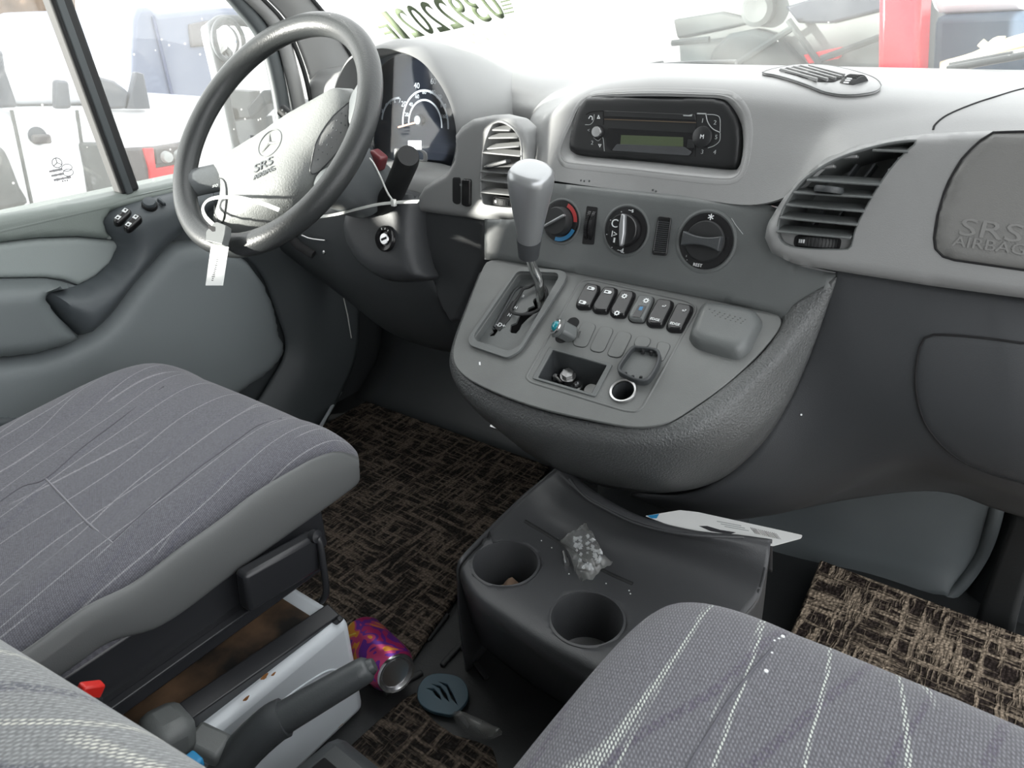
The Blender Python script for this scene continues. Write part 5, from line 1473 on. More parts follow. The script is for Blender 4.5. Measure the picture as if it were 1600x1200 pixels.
ped = thing('seat_pedestal', 'white steel pedestal with a rusty top under the driver seat', 'pedestal')
bx = box('pedestal_box', (-.43, .10, .085), (.512, .66, .165), M['boxwhite'], ped, .012, seg=3)
box('rusty_top', (-.44, .09, .170), (.47, .62, .010), M['rust'], ped, .002)
bar('base_rail', at(288, 1122, 'x', -.200), at(520, 962, 'x', -.200), .024, .026, M['rail'], ped, .002, up=(.3, 0, 1))
bar('base_rail', (-.62, -.15, .19), (-.62, .42, .19), .03, .03, M['rail'], ped, .002)
bar('rail_pin', at(520, 975, 'x', -.19), at(532, 966, 'x', -.175), .008, .008, M['rail'], ped, .002)
# pressed panel and stains on the white side
PB = PX(-.1745)
S4 = zc(0, 800, 2.353)
pr = [PB.px(*p) for p in S4((1225, 575), (1180, 590), (960, 745), (1000, 745), (1190, 610), (1245, 585))]
tube('pressed_rim', spline([PB.pt(*PB.px(*p)) for p in S4((1300, 590), (1235, 580), (1185, 592), (1080, 660), (980, 740), (880, 830))], 4), .002, M['boxwhite'], ped, n=8)
M['ruststain'] = mat('rust_stain', (.30, .13, .04), .8)
for q in ((972, 606, 5), (1005, 596, 3), (905, 686, 4), (1250, 775, 10), (1225, 790, 6)):
    u, v = PB.px(*S4(q[:2])[0]); r = q[2] * .0006
    plate('rust_spot', [V3((u + r * (1 + .4 * math.sin(3 * t)) * math.cos(t) * 1.6, v + r * math.sin(t))) for t in [2 * math.pi * i / 10 for i in range(10)]], PB, .0004, M['ruststain'], ped, h=.0004)
lathe('pedestal_hole', [(.006, -.001), (.006, .0006), (0, .0006)], PB.pt(*PB.px(*S4((898, 800))[0])), PB.n, M['void'], ped, 16)
bk = thing('seat_belt_buckle', 'black seat belt buckle with red release button beside the driver seat', 'buckle')
ba = at(134, 1080, 'x', -.165)
bar('buckle_body', ba + V3((-.008, -.05, -.05)), ba + V3((0, .002, -.004)), .026, .018, M['rail'], bk, .004, up=(1, 0, 0))
bar('release_button', ba + V3((0, -.002, -.008)), ba + V3((.001, .007, .004)), .020, .011, M['red'], bk, .002, up=(1, 0, 0))

pst = thing('passenger_seat', 'passenger seat cushion in grey twill with pale dashed stripes, near right corner', 'seat')
pc = cushion('cushion', [(-.10, .188, .68, .370, .22), (.10, .190, .68, .375, .22), (.25, .192, .682, .380, .23), (.36, .196, .684, .384, .235), (.43, .200, .686, .382, .24), (.48, .206, .684, .372, .243), (.510, .216, .680, .355, .247), (.528, .232, .67, .332, .252), (.535, .26, .65, .31, .262)], M['fabp'], pst, bol=.006)
pT2 = bvh(pc)
S8 = zc(740, 860, 1.86)
stitch('seam', S8((945, 212), (905, 245), (850, 305), (800, 362), (740, 440), (690, 520), (640, 600), (610, 660)), pT2, pst, 'seamc', .0012)
ck = lathe('lint_fleck', [(.0011, -.0002), (.0009, .0005), (0, .0007)], (0, 0, 0), (0, 0, 1), M['white'], pst, 7)
for k, p in enumerate(((1223, 995), (1217, 998), (1210, 1001), (1197, 1049), (1206, 1020))):
    g = ck if k == 0 else ck.copy()
    if k: COL.objects.link(g)
    g.location = hitb(pT2, *p); g.scale = (1.8 if k in (0, 3) else 1,) * 3
box('seat_base', (.44, .18, .12), (.42, .60, .24), M['rail'], pst, .01)

nst = thing('folded_seat', 'pale grey cloth seat with dotted stripes in the near left corner, out of focus', 'seat')
nc = cushion('cushion', [(-.36, -.34, .20, .44, .385), (-.10, -.34, .20, .448, .385), (.02, -.34, .20, .448, .385), (.078, -.34, .195, .445, .385), (.106, -.335, .19, .434, .388), (.119, -.33, .185, .418, .392), (.123, -.32, .18, .406, .396)], M['fabn'], nst)
nc.rotation_euler.z = .12
box('seat_base', (-.02, -.16, .19), (.12, .3, .39), M['rail'], nst, .01)

# ------------------------------------------------------------------ hand brake
hb = thing('handbrake', 'dark grey handbrake lever rising beside the white seat pedestal', 'handbrake')
g0, g1 = at(577, 1043, 'z', .235), at(437, 1125, 'z', .195)
gd = (g1 - g0)
gp_ = [g0 + gd * t for t in (-.02, 0, .03, .10, .45, .8, 1.0)]
tube('grip', gp_, [.006, .011, .0135, .0145, .0155, .0165, .017], M['handle'], hb, n=18)
g2 = g1 + gd.normalized() * .10 + V3((0, 0, -.055))
tube('lever_arm', spline([g1 - gd * .05, g1 + gd * .10, g1 * .5 + g2 * .5 + V3((0, 0, .012)), g2], 4), .0205, M['handle'], hb, n=16)
lathe('release_knob', [(.008, -.006), (.009, 0), (.007, .004), (0, .005)], g0 - gd * .02, -gd, M['handle'], hb, 16)
hs = V3((g1.x, g1.y, 0))
hc_ = at(470, 1175, 'z', .13)
bar('housing', (-.075, .02, .07), (-.062, .335, .05), .095, .12, M['handle'], hb, .02)
bar('housing_slot', (-.070, .12, .128), (-.063, .30, .115), .045, .008, M['void'], hb, .003)
cov = thing('seat_hinge_cover', 'grey rounded plastic cover on the pedestal behind the handbrake', 'cover')
bar('cover_shell', at(225, 1165, 'z', .21), at(296, 1128, 'z', .20), .05, .045, M['panel'], cov, .014)
bar('cover_arm', at(300, 1150, 'z', .18), at(352, 1175, 'z', .17), .03, .02, M['panel'], cov, .005)
bt = box('blue_tab', at(303, 1190, 'z', .22), (.018, .012, .012), M['paperblue'], None, .003)
tag(bt, 'small blue plastic tab behind the handbrake arm', 'tab')

# ------------------------------------------------------------------ drink can
canm = bpy.data.materials.new('can_artwork'); canm.use_nodes = True
nt = canm.node_tree; L_ = nt.links.new; b_ = nt.nodes['Principled BSDF']; b_.inputs['Metallic'].default_value = .55; b_.inputs['Roughness'].default_value = .3
tc_ = N(nt, 'ShaderNodeTexCoord'); n_ = N(nt, 'ShaderNodeTexNoise'); n_.inputs['Scale'].default_value = 15; n_.inputs['Detail'].default_value = 2; n_.inputs['Distortion'].default_value = 1.5
r_ = N(nt, 'ShaderNodeValToRGB'); r_.color_ramp.interpolation = 'CONSTANT'
els = r_.color_ramp.elements; els[0].position = 0; els[0].color = (.45, .03, .14, 1); els[1].position = .47; els[1].color = (.14, .03, .30, 1)
for p, c in ((.53, (.55, .06, .18, 1)), (.58, (.75, .30, .04, 1)), (.62, (.80, .62, .10, 1)), (.66, (.42, .03, .15, 1))):
    e = els.new(p); e.color = c
L_(tc_.outputs['Object'], n_.inputs['Vector']); L_(n_.outputs[0], r_.inputs[0]); L_(r_.outputs[0], b_.inputs['Base Color'])
can = thing('drink_can', 'magenta and orange drink can lying on the floor by the pedestal corner', 'can')
_c0 = at(566, 998, 'z', .037); cd = -V3((math.cos(math.radians(-16)) * .985, math.sin(math.radians(-16)) * .985, .174)); ce = _c0 - cd * .105
lathe('can_body', [(.0265, .004), (.0285, .008), (.0325, .018), (.033, .022), (.033, .104), (.031, .110), (.0265, .116), (.025, .118), (0, .116)], ce, cd, canm, can, 48, caps=False)
lathe('can_end', [(0, .0045), (.0195, .0045), (.0205, .007), (.0225, .007), (.0235, .0005), (.0262, .0), (.0270, .003), (.0266, .006), (.0300, .0125)], ce, cd, M['alu'], can, 48)
# ------------------------------------------------------------------ blue lid and clear shard
S5 = zc(480, 880, 3.75)
PFl = PZ(.012)
lidp = S5((650, 725), (680, 680), (720, 652), (780, 643), (850, 652), (905, 675), (938, 725), (942, 790), (910, 840), (850, 885), (790, 880), (720, 862), (665, 825), (645, 780))
ll = [V3((p.x, p.y)) for p in resample(spline([V3((*PFl.px(*p), 0)) for p in lidp], 3, True), 60)]
sl1 = [[PFl.px(*p) for p in S5(*q)] for q in (((705, 735), (740, 732), (775, 770), (782, 795), (755, 775), (735, 745)), ((740, 712), (780, 718), (815, 765), (828, 805), (800, 780), (775, 730)), ((780, 698), (820, 708), (850, 760), (875, 820), (845, 790), (820, 725)))]
lid = plate('vented_lid', ll, PFl, .006, M['lidblue'], None, .001, holes=sl1)
tag(lid, 'slate-blue oval plastic lid with three curved slots on the floor', 'lid')
shd = puff('clear_shard', [PFl.px(*p) for p in S5((850, 880), (900, 872), (985, 905), (1090, 955), (1145, 985), (1080, 1015), (1000, 1018), (930, 985), (880, 930))], PFl, .012, .015, M['bag'], None, .006)
tag(shd, 'clear curved plastic shard beside the blue lid', 'shard')

# ------------------------------------------------------------------ floor mats
def carpet(name, pts, z, t, m, label):
    pl = PZ(z); o = plate(name, [V3((p[0], p[1])) for p in pts], pl, t, M[m], None, .003)
    return tag(o, label, 'floor mat')
A, B, Cc = at(524, 608, 'z', .012), at(862, 726, 'z', .012), at(640, 1032, 'z', .012)
carpet('floor_mat', [(-.80, 1.035), (B.x, B.y - .005), (Cc.x, Cc.y), (Cc.x - .06, Cc.y - .06), (-.45, Cc.y - .02), (-.80, .55)], .012, .010, 'matd', 'dark brown plaid carpet mat in the driver foot well')
carpet('floor_mat', [at(*p, 'z', .010)[:2] for p in S5((640, 748), (560, 795), (400, 930), (180, 1130), (60, 1280), (1150, 1280), (1085, 1075), (1000, 1040), (860, 1000), (760, 930), (690, 860))], .010, .008, 'matd', 'brown plaid carpet piece on the floor between the seats')
A, B = at(1282, 874, 'z', .030), at(1600, 993, 'z', .030)
Dl = at(1246, 962, 'z', .030)
d1 = (B - A).normalized()
pm = [A[:2], (A + d1 * .62)[:2], (A + d1 * .62 + V3((0, -.6, 0)))[:2], (A + (Dl - A).normalized() * .6)[:2]]
carpet('floor_mat', pm, .030, .016, 'matp', 'coarse beige and brown plaid mat in the passenger foot well')
# moulded ribs of the rubber floor
fl = bpy.data.objects['floor']
for a, b in (((668, 1000), (700, 960)), ((690, 1040), (740, 985)), ((722, 1010), (760, 1060)), ((600, 1085), (660, 1050))):
    bar('floor_rib', at(*a, 'z', .003), at(*b, 'z', .003), .008, .006, M['floorrub'], fl, .002)
# door sill strip beside the driver mat
struct(tube('trim_10', [at(500, 668, 'z', .03), at(516, 640, 'z', .03), at(532, 612, 'z', .03)], .004, M['boxwhite'], n=8))

# ------------------------------------------------------------------ cup holder console
cup = thing('cup_holder_console', 'charcoal floor console with two round cup wells under the centre console', 'cup holder')
S6 = zc(680, 700, 2.7586)
def az(x, y, z): return at(x, y, 'z', z)
rowsC = [
 [az(735, 990, .02), az(780, 1030, .02), az(840, 1075, .02), az(930, 1130, .02), az(1050, 1190, .02), az(1150, 1230, .02)],
 [az(719, 912, .150), az(750, 965, .150), az(806, 1010, .150), az(880, 1062, .150), az(1000, 1130, .150), az(1110, 1185, .150)],
 [az(716, 890, .188), az(740, 936, .190), az(796, 978, .190), az(868, 1024, .190), az(985, 1085, .190), az(1090, 1140, .190)],
 [az(724, 872, .200), az(752, 912, .203), az(808, 950, .203), az(880, 996, .203), az(995, 1050, .203), az(1100, 1100, .203)],
 [az(756, 838, .202), az(800, 866, .202), az(850, 896, .202), az(915, 935, .202), az(1020, 985, .202), az(1120, 1030, .202)],
 [az(798, 796, .208), az(846, 822, .200), az(892, 852, .198), az(955, 888, .198), az(1060, 935, .198), az(1150, 975, .198)],
 [az(830, 766, .222), az(875, 797, .218), az(938, 832, .216), az(1015, 862, .214), az(1110, 898, .212), az(1186, 930, .210)],
 [az(858, 742, .245), az(900, 776, .245), az(975, 817, .245), az(1060, 842, .245), az(1140, 862, .245), az(1200, 880, .243)],
 [az(873, 730, .256), az(905, 765, .258), az(985, 810, .260), az(1075, 834, .260), az(1150, 843, .260), az(1204, 850, .258)],
 [az(885, 722, .250), az(915, 758, .250), az(995, 805, .250), az(1082, 830, .250), az(1156, 838, .250), az(1207, 846, .250)],
 [az(890, 760, .16), az(920, 790, .16), az(1000, 840, .16), az(1085, 870, .16), az(1160, 880, .16), az(1207, 890, .16)]]
cs_ = patch('console_shell', rowsC, M['cupm'], cup, 9)
csT = bvh(cs_)
solid(cs_, .004)
cups = []
for (cxp, cyp, r) in ((S6((302, 497))[0], None, .042), (S6((655, 735))[0], None, .042)):
    c = az(*cxp, .203); cups.append((c, r))
bm = bmesh.new(); bm.from_mesh(cs_.data)
for c, r in cups:
    bmesh.ops.delete(bm, geom=[f for f in bm.faces if (f.calc_center_median() - c).xy.length < r and f.calc_center_median().z > c.z - .03], context='FACES')
for c, r in cups:
    for v in bm.verts:
        d = (v.co - c).xy
        if v.is_boundary and d.length < r * 1.6 and v.co.z > c.z - .03:
            k = (r + .001) / d.length; v.co.x = c.x + d.x * k; v.co.y = c.y + d.y * k
bm.to_mesh(cs_.data); bm.free()
for c, r in cups:
    w = lathe('cup_well', [(r + .003, .0005), (r, .0012), (r - .001, -.004), (r - .003, -.070), (r - .008, -.074), (0, -.075)], c, (0, 0, 1), M['cupm'], cup, 48, caps=False)
# side wall to the right, left wall, floor ridge
pr_ = [az(1205, 850, .258), az(1207, 890, .17), az(1197, 950, .05), az(1190, 975, .01)]
patch('console_side', [[az(1204, 850, .258), az(1200, 880, .243), az(1186, 930, .210), az(1150, 975, .198), az(1110, 1100, .203)],
                       [V3((az(1204, 850, .258).x + .004, p.y, .13)) for p in (az(1204, 850, .258), az(1200, 880, .243), az(1186, 930, .210), az(1150, 975, .198), az(1110, 1100, .203))],
                       [V3((az(1204, 850, .258).x + .002, p.y, .0)) for p in (az(1204, 850, .258), az(1200, 880, .243), az(1186, 930, .210), az(1150, 975, .198), az(1110, 1100, .203))]], M['cupm'], cup, 5, .004)
lw = [r[0] for r in rowsC[2:9]]
patch('console_side', [lw, [V3((p.x - .004, p.y, p.z * .5)) for p in lw], [V3((p.x, p.y, 0)) for p in lw]], M['cupm'], cup, 5, .004)
# pen groove edges
tube('pen_groove', spline([hitb(csT, *p, -.0005) for p in S6((385, 318), (480, 375), (600, 455), (720, 530), (850, 590))], 4), .0035, M['matt'], cup, n=8, flat=.5)
tube('ridge_bead', spline([hitb(csT, *p, 0) for p in S6((580, 135), (640, 205), (720, 255), (850, 318), (1000, 358), (1150, 378), (1330, 385))], 4), .0025, M['cupm'], cup, n=8)
# paper scrap in the cup
cw = cups[0][0]
scrap = puff('paper_scrap', [V3((x, y)) for x, y in ((-.016, .004), (-.004, .020), (.012, .012), (.020, -.012), (.012, -.026), (-.002, -.022))], Plane(az(797, 925, .160), (1, .2, .1), (-.2, 1, .75)), .006, .02, mat('brown_paper', (.24, .16, .11), .9), None, .001, warp=lambda p: .004 * math.sin(p.x * 300) * math.cos(p.y * 260))
tag(scrap, 'crumpled brown paper scrap at the bottom of the left cup well', 'paper')
# crumpled clear packet with white lumps
pk_ = thing('plastic_packet', 'small clear plastic packet of white lumps on the cup holder console', 'packet')
pp1, pp2, pp3 = hitb(csT, 872, 838, .004), hitb(csT, 948, 876, .004), hitb(csT, 908, 905, .004)
PPk = Plane((pp1 + pp2 + pp3) / 3 + V3((0, 0, .006)), pp2 - pp1, V3((-.3, 1, .12)))
if PPk.n.z < 0: PPk = Plane(PPk.o, PPk.u, -PPk.v)
bag_px = S6((652, 330), (600, 362), (545, 398), (520, 385), (560, 420), (585, 470), (600, 530), (628, 568), (668, 568), (705, 535), (725, 518), (765, 490), (728, 470), (705, 420), (680, 370))
puff('film', pxs(PPk, bag_px), PPk, .010, .012, M['bag'], pk_, .001, warp=lambda p: .0018 * math.sin(p.x * 420 + p.y * 150) + .0012 * math.sin(p.y * 600))
lump = mat('white_crystals', (.68, .69, .70), .5)
rs = []
vs_, fs_ = [], []
for k in range(70):
    a = V3((random.uniform(600, 720), random.uniform(390, 530)))
    if not inside(a, [V3(q) for q in ((640, 370), (590, 410), (610, 480), (650, 545), (700, 520), (735, 490), (700, 430), (670, 380))]): continue
    u, v = PPk.px(*S6(tuple(a))[0]); r = random.uniform(.0022, .0042); o = PPk.pt(u, v, random.uniform(.002, .006)); b = len(vs_)
    rot_ = Matrix.Rotation(random.uniform(0, 6), 3, V3((random.random(), random.random(), random.random())).normalized())
    for q in ((1, 0, 0), (-1, 0, 0), (0, 1, 0), (0, -1, 0), (0, 0, 1), (0, 0, -1)): vs_.append(o + rot_ @ V3(q) * r * random.uniform(.7, 1.2))
    fs_ += [(b + i, b + j, b + k2) for i, j, k2 in ((0, 2, 4), (2, 1, 4), (1, 3, 4), (3, 0, 4), (2, 0, 5), (1, 2, 5), (3, 1, 5), (0, 3, 5))]
mesh('crystals', vs_, fs_, lump, pk_, False)['kind'] = 'stuff'
scw = thing('small_screw', 'small steel screw lying beside the clear packet', 'screw')
a, b = hitb(csT, 881, 862, .004), hitb(csT, 886, 882, .004)
tube('screw_shank', [a, a.lerp(b, .6)], .0022, M['steel'], scw, n=10)
tube('screw_head', [a.lerp(b, .6), b], .0036, M['steel'], scw, n=12)
# crumbs on the console
for k, p in enumerate(((889, 897), (947, 912), (983, 923), (862, 856), (985, 928), (846, 845))):
    h = hitb(csT, *p)
    if not h: continue
    c_o = lathe('crumb', [(.0009, -.0003), (.001, .0006), (0, .0012)], h, (0, 0, 1), M['paper'], None, 6)
    tag(c_o, 'tiny pale crumb scattered on the cup holder console', 'crumb', 'crumbs on the cup holder console')
# card with barcode
crd = thing('price_card', 'white printed card with barcode tucked behind the cup holder console', 'card')
a, b, c = az(1040, 800, .262), az(1245, 838, .254), az(1210, 852, .258)
PCd = Plane(a, b - a, a + V3((0, .1, .02)) - a)
cdo = plate('card_sheet', roundpoly([PCd.px(*p) for p in ((1008, 806), (1062, 797), (1090, 800), (1254, 836), (1252, 841), (1208, 853), (1160, 846), (1090, 834), (1040, 818))], .002), PCd, .0008, M['paper'], crd)
for k in range(14):
    t = k / 13; x = 1172 + 40 * t; y = 824 + 9.5 * t
    w = random.choice((.5, .8, 1.1))
    plate('barcode_bar', [PCd.px(x, y), PCd.px(x + w, y + .2 * w), PCd.px(x + w + 8, y + 10), PCd.px(x + 8, y + 9.8)], PCd, .0002, M['ink'], crd, h=.0003)
plate('blue_corner', [PCd.px(*p) for p in ((1011, 806), (1030, 803), (1026, 810), (1018, 810))], PCd, .0002, M['paperblue'], crd, h=.0003)
for k in range(3):
    plate('print_line', [PCd.px(*p) for p in ((1120 + 6 * k, 814 + 4 * k), (1158 + 6 * k, 821 + 4 * k), (1158 + 6 * k, 822.2 + 4 * k), (1120 + 6 * k, 815.2 + 4 * k))], PCd, .0002, M['grey_print'], crd, h=.0003)
plate('hanger_hole', [PCd.px(*p) for p in ((1092, 822), (1105, 822), (1125, 828), (1150, 832), (1140, 835), (1110, 830))], PCd, .0002, M['ink'], crd, h=.0003)
# ------------------------------------------------------------------ outside, driver side
van = thing('white_van', 'white van parked beside the driver window with a red tail lamp', 'van')
XV = -2.3
pv = PX(XV)
def vp_(name, pts, t, m, h=0, bev=0, holes=(), parent=van, pl=None):
    pl = pl or pv
    return plate(name, [pl.px(*p) for p in pts], pl, t, M[m], parent, bev, h, [[pl.px(*q) for q in L] for L in holes])
vp_('lower_body', [(-260, 172), (60, 168), (230, 166), (420, 158), (445, 175), (445, 330), (300, 340), (-260, 420)], 1.6, 'bodywhite', 0, .05)
vp_('cabin', [(-260, 20), (-20, 22), (50, 30), (120, 55), (190, 100), (232, 165), (-260, 172)], 1.4, 'bodywhite', -.06, .06)
M['paleglass'] = mat('hazy_car_glass', (.10, .11, .13), .15)
vp_('side_window', [(-60, 70), (3, 78), (8, 110), (28, 168), (-60, 170)], .03, 'paleglass', .01, .01)
vp_('side_window', [(84, 124), (106, 126), (111, 170), (84, 170)], .03, 'paleglass', .01, .01)
vp_('side_window', [(148, 118), (178, 126), (200, 143), (196, 170), (160, 171)], .03, 'paleglass', .01, .01)
vp_('pillar_cover', [(210, 112), (222, 115), (233, 170), (196, 170), (203, 142)], .03, 'paleglass', .012, .004)
hr = lathe('handle_recess', [(.028, -.02), (.028, .004), (0, .004)], pv.pt(*pv.px(58, 212)), pv.n, M['paleglass'], van, 20)
bar('door_handle', pv.pt(*pv.px(44, 217), .025), pv.pt(*pv.px(74, 216), .025), .03, .02, M['lampclear'], van, .008, up=pv.n)
vp_('bumper_corner', [(122, 222), (152, 222), (168, 262), (182, 298), (138, 300), (130, 262)], .05, 'panel', .02, .01)
vp_('wheel_arch', [(-60, 238), (2, 226), (14, 250), (30, 292), (46, 318), (10, 330), (-60, 330)], .05, 'panel', .02, .02)
tl_ = thing_part = vp_('tail_lamp', [(190, 231), (240, 228), (290, 220), (294, 238), (292, 276), (228, 284), (206, 282)], .06, 'lampclear', .02, .01)
vp_('red_lens', [(217, 231), (232, 230), (236, 262), (292, 252), (292, 276), (228, 283), (226, 262)], .02, 'lampred', .035, .004, parent=tl_)
vp_('clear_lens', [(236, 232), (288, 224), (290, 248), (238, 256)], .02, 'lampclear', .03, .004, parent=tl_)
for q in ((252, 244), (272, 242)):
    lathe('bulb', [(.022, -.01), (.018, .014), (0, .018)], pv.pt(*pv.px(*q), .035), pv.n, M['grey_print'], tl_, 20)
for a, b in (((18, 172), (52, 330)), ((120, 172), (138, 300))):
    tube('panel_gap', [pv.pt(*pv.px(*a), .0), pv.pt(*pv.px(*b), .0)], .006, M['panel'], van, n=6)
trk = thing('box_truck', 'slate blue box truck standing behind the white van', 'truck')
pt_ = PX(-4.6)
M['trk'] = mat('slate_blue_paint', (.14, .165, .23), .5)
def tp_(name, pts, t, m, h=0, bev=0): return plate(name, [pt_.px(*p) for p in pts], pt_, t, M[m], trk, bev, h)
tp_('truck_box', [(208, 30), (215, 12), (236, 10), (248, 22), (345, 12), (420, 12), (420, 178), (205, 178)], 2.0, 'trk', 0, .05)
tube('box_seam', [pt_.pt(*pt_.px(238, 25), .01), pt_.pt(*pt_.px(272, 166), .01)], .012, M['bodyblue'], trk, n=6)
tp_('cab_window', [(293, 38), (342, 28), (352, 70), (297, 74)], .04, 'lampclear', .02, .01)
low_ = PX(-3.2)
sk_z = low_.px(326, 262).y
sk = plate('blue_skip', [low_.px(*p) for p in ((322, 208), (402, 200), (446, 200))] + [V3((low_.px(446, 262).x, -.52)), V3((low_.px(326, 262).x, -.52))], low_, .6, M['trk'], None, .02)
tag(sk, 'slate blue skip edge seen below the wing mirror', 'skip')
# brown tree far away
tr = thing('autumn_tree', 'brown autumn tree far beyond the white van', 'tree')
c = at(-10, -25, 'x', -14)
bmt = bmesh.new(); bmesh.ops.create_icosphere(bmt, subdivisions=4, radius=1.0)
for v in bmt.verts:
    k = 1 + .25 * math.sin(v.co.x * 7 + 1) * math.cos(v.co.y * 9) + random.uniform(-.1, .1); v.co = c + V3((v.co.x * 1.1, v.co.y * 1.1, v.co.z * .9)) * k
me = bpy.data.meshes.new('crown'); bmt.to_mesh(me); bmt.free()
link('crown', me, mat('brown_leaves', (.16, .10, .06), .9), tr)
tube('trunk', [c, V3((c.x, c.y, -.52))], .15, M['panel'], tr, n=8)
# wing mirror
mir = thing('wing_mirror', 'grey-framed wing mirror with a round spot mirror outside the driver window', 'mirror')
pm_ = PX(-1.08)
mo = [(330, 52), (336, 38), (352, 32), (400, 36), (440, 60), (450, 130), (452, 205), (420, 218), (395, 236), (378, 238), (368, 228), (358, 185), (345, 120)]
mp_ = spline([pm_.pt(*pm_.px(*p)) for p in mo], 4, True)
M['mframe'] = mat('grey_mirror_frame', (.06, .07, .08), .5)
tube('mirror_frame', mp_, .011, M['mframe'], mir, True, 10)
M['mglass'] = mat('mirror_glass', (.9, .92, .95), .03, 1)
gm_ = [V3((p.y, p.z)) for p in mp_]
plate('mirror_glass', gm_, PX(-1.085), .03, M['mglass'], mir)
o = pm_.pt(*pm_.px(352, 64))
tube('spot_rim', [o + V3((.012, .036 * math.cos(t), .042 * math.sin(t))) for t in [2 * math.pi * k / 28 for k in range(28)]], .005, M['mframe'], mir, True, 8)
lathe('spot_mirror', [(.034, -.004), (.03, .006), (.015, .010), (0, .011)], o, (1, 0, 0), M['mglass'], mir, 24)
bar('mirror_arm', pm_.hit(430, 150), pm_.hit(430, 150) + V3((.14, .05, -.05)), .04, .03, M['mframe'], mir, .006)

# ------------------------------------------------------------------ outside, ahead
pf = PY(3.6)
wr = thing('wrecked_car', 'pale dismantled car with dark wheel arch seen through the windscreen', 'car')
M['wreck'] = mat('pale_green_grey_paint', (.13, .15, .145), .5, var=.45, vscale=3)
M['wreckd'] = mat('dusty_dark_plastic', (.05, .06, .06), .7, var=.4, vscale=4)
def fp_(name, pts, t, m, h=0, bev=0, parent=wr): return plate(name, [pf.px(*p) for p in pts], pf, t, M[m], parent, bev, h)
fp_('body_side', [(1050, -40), (1420, -40), (1420, 140), (1130, 140), (1060, 110)], 1.2, 'wreck', 0, .03)
fp_('wheel_arch', [(1110, 112), (1118, 78), (1145, 52), (1185, 44), (1225, 56), (1262, 100), (1268, 130), (1110, 130)], .1, 'wreckd', .06, .02)
fp_('window_frame', [(1055, 30), (1130, 18), (1190, 32), (1120, 48), (1062, 60)], .06, 'wreckd', .03, .01)
fp_('window_frame', [(1230, 10), (1330, -20), (1400, -20), (1395, 12), (1300, 36), (1250, 36)], .06, 'carglass', .03, .01)
fp_('red_trim', [(1262, 84), (1320, 72), (1316, 90), (1270, 98)], .05, 'lampred', .06, .004)
lathe('head_lamp', [(.07, -.02), (.07, .03), (.05, .045), (0, .04)], pf.pt(*pf.px(1190, 14), .03), pf.n, M['wreckd'], wr, 24)
for a, b in (((1240, 30), (1290, 100)), ((1060, 66), (1118, 60)), ((1290, 90), (1400, 50)), ((1140, 110), (1250, 40))):
    tube('body_line', [pf.pt(*pf.px(*a), .07), pf.pt(*pf.px(*b), .07)], .014, M['wreckd'], wr, n=6)
pst_ = fp_('red_post', [(1412, -40), (1474, -40), (1466, 122), (1408, 122)], .2, 'lampred', .40, .02, parent=None)
tag(pst_, 'red post standing between the pale car and the navy vehicle', 'post')
nv = thing('navy_vehicle', 'navy blue vehicle side at the right edge of the windscreen', 'vehicle')
M['navy'] = mat('navy_paint', (.05, .075, .11), .4)
fp_('navy_panel', [(1468, 22), (1640, 14), (1800, 10), (1800, 150), (1462, 140)], .9, 'navy', .1, .03, parent=nv)
fp_('white_roof', [(1440, -60), (1800, -60), (1800, 12), (1640, 14), (1468, 22)], .9, 'bodywhite', .08, .03, parent=nv)
br = thing('dry_branch', 'pale dry branch lying against the navy vehicle', 'branch')
M['twig'] = mat('pale_twig', (.50, .46, .33), .8)
pb_ = PY(3.3)
for pts, r in (([(1470, 106), (1520, 92), (1560, 74), (1610, 60)], .022), ([(1540, 82), (1555, 66), (1570, 64)], .016), ([(1545, 76), (1532, 66)], .014), ([(1500, 104), (1560, 90), (1610, 80)], .016)):
    tube('twig', spline([pb_.pt(*pb_.px(*p)) for p in pts], 4), r, M['twig'], br, n=8)
# green scrub in front of the bonnet
# wipers lying on the outside of the glass
PWo = PW.at(-.03)
for lab, pts in (('thin dark wiper blade at the foot of the windscreen, centre', [(942, 117), (985, 108), (1030, 103), (1085, 99), (1150, 98)]), ('pale wiper blade at the foot of the windscreen, far right', [(1480, 108), (1530, 99), (1580, 90), (1640, 78)])):
    w = thing('wiper', lab, 'wiper')
    P = [PWo.pt(*PWo.px(*p)) for p in pts]
    tube('wiper_blade', P, .005, M['panel'], w, n=8)
    tube('wiper_arm', [P[0] + V3((0, .012, .004)), P[len(P) // 2] + V3((0, .014, .004))], .004, M['panel'], w, n=8)
# mirrored stock number sticker on the glass
PWi = PW.at(.004)
stk = thing('windscreen_number', 'green painted stock number on the windscreen, mirrored from inside', 'number')
M['stk'] = mat('olive_green_paint_marker', (.10, .13, .075), .8)
b0_ = PWi.px(637, 61); eu = (PWi.px(786, 29) - b0_) / 7; ev_ = PWi.px(599, 18) - b0_
def glyph(ch, i, w=.80, h=1.0, base=None):
    cu = bpy.data.curves.new('digit', 'FONT'); cu.body = ch; cu.size = 1; cu.resolution_u = 4; cu.offset = .012
    t = bpy.data.objects.new('t', cu); COL.objects.link(t); bpy.context.view_layer.update()
    me = bpy.data.meshes.new_from_object(t.evaluated_get(bpy.context.evaluated_depsgraph_get()))
    bpy.data.objects.remove(t)
    xs = [v.co.x for v in me.vertices]; ys = [v.co.y for v in me.vertices]
    wx = w if ch != '1' else w * .62
    for v in me.vertices:
        x = ((v.co.x - min(xs)) / (max(xs) - min(xs)) - .5) * wx; y = (v.co.y - min(ys)) / (max(ys) - min(ys)) * h
        q = (base or b0_) + eu * (i - x) + ev_ * y
        v.co = PWi.pt(q.x, q.y, .0008)
    me.materials.clear(); me.flip_normals()
    o = link('number_digit', me, M['stk'], stk, False)
    solid(o, .0006, 0)
for k, ch in enumerate('12022930'): glyph(ch, k)
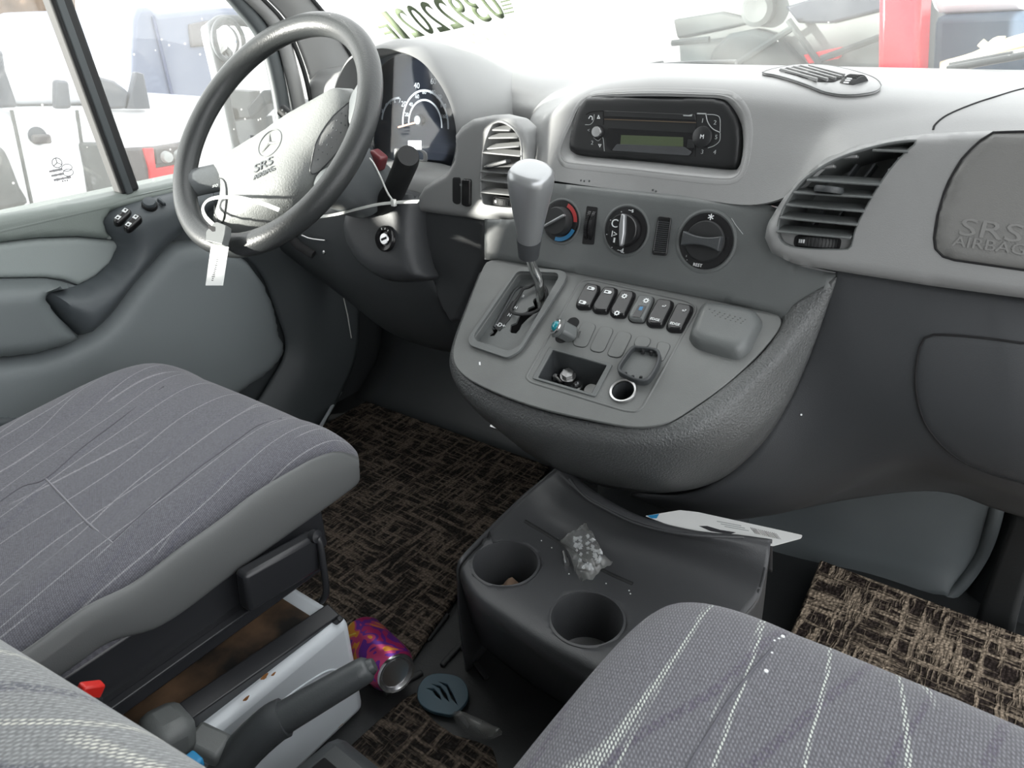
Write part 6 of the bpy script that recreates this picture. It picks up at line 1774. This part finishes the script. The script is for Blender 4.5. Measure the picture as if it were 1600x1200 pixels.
glyph('E', 0, .9, .55, PWi.px(618, 62))
M['smear'] = mat('faded_green_label', (.30, .36, .30), .9, var=.3, vscale=60)
for pts in ([(727, 57), (736, 52), (752, 54), (766, 62), (760, 68), (742, 69), (733, 64)], [(783, 46), (790, 42), (808, 38), (811, 52), (800, 51), (790, 57)]):
    plate('label_remnant', [PWi.px(*p) for p in pts], PWi, .0005, M['smear'], stk, h=.0006)
for k in range(4):
    u, v = PWi.px(791 + 2 * k, 4 + 6 * k)
    plate('small_print', [V3((u - .012, v)), V3((u + .012, v + .004)), V3((u + .012, v + .007)), V3((u - .012, v + .003))], PWi, .0004, M['stk'], stk, h=.0008)
# etched maker's marks on the door glass
etc = thing('glass_etching', 'small dark maker marks etched on the driver door glass', 'marking')
PGl = PX(-.8945)
T7 = zc(0, 180, 5)
u, v = PGl.px(*T7((445, 372))[0])
tube('etched_ring', [PGl.pt(u + .0075 * math.cos(t), v + .0075 * math.sin(t), .0003) for t in [2 * math.pi * k / 24 for k in range(24)]], .0006, M['ink'], etc, True, 6)
for k in range(3):
    t = math.radians(90 + 120 * k); bar('etched_line', PGl.pt(u, v, .0003), PGl.pt(u + .007 * math.cos(t), v + .007 * math.sin(t), .0003), .0010, .0006, M['ink'], etc, up=(1, 0, 0))
for q, n_ in (((388, 440), 9), ((405, 474), 9), ((425, 507), 12)):
    for k in range(n_):
        u, v = PGl.px(*T7((q[0] + 11 * k, q[1] - 2.2 * k))[0]); h_ = random.uniform(.0012, .0022)
        plate('etched_mark', [V3((u - .0008, v - h_)), V3((u + .0009, v - h_)), V3((u + .0009, v + h_)), V3((u - .0008, v + h_))], PGl, .0004, M['ink'], etc, h=.0006)
for q in ((522, 410), (533, 448)):
    u, v = PGl.px(*T7(q)[0]); tube('etched_ring', [PGl.pt(u + .008 * math.cos(t), v + .0055 * math.sin(t), .0003) for t in [2 * math.pi * k / 20 for k in range(20)]], .0005, M['ink'], etc, True, 6)
for k in range(3):
    u, v = PGl.px(*T7((490 + 18 * k, 515 - 3 * k))[0]); lathe('etched_dot', [(.0012, 0), (.001, .0006), (0, .0006)], PGl.pt(u, v), (1, 0, 0), M['ink'], etc, 8)
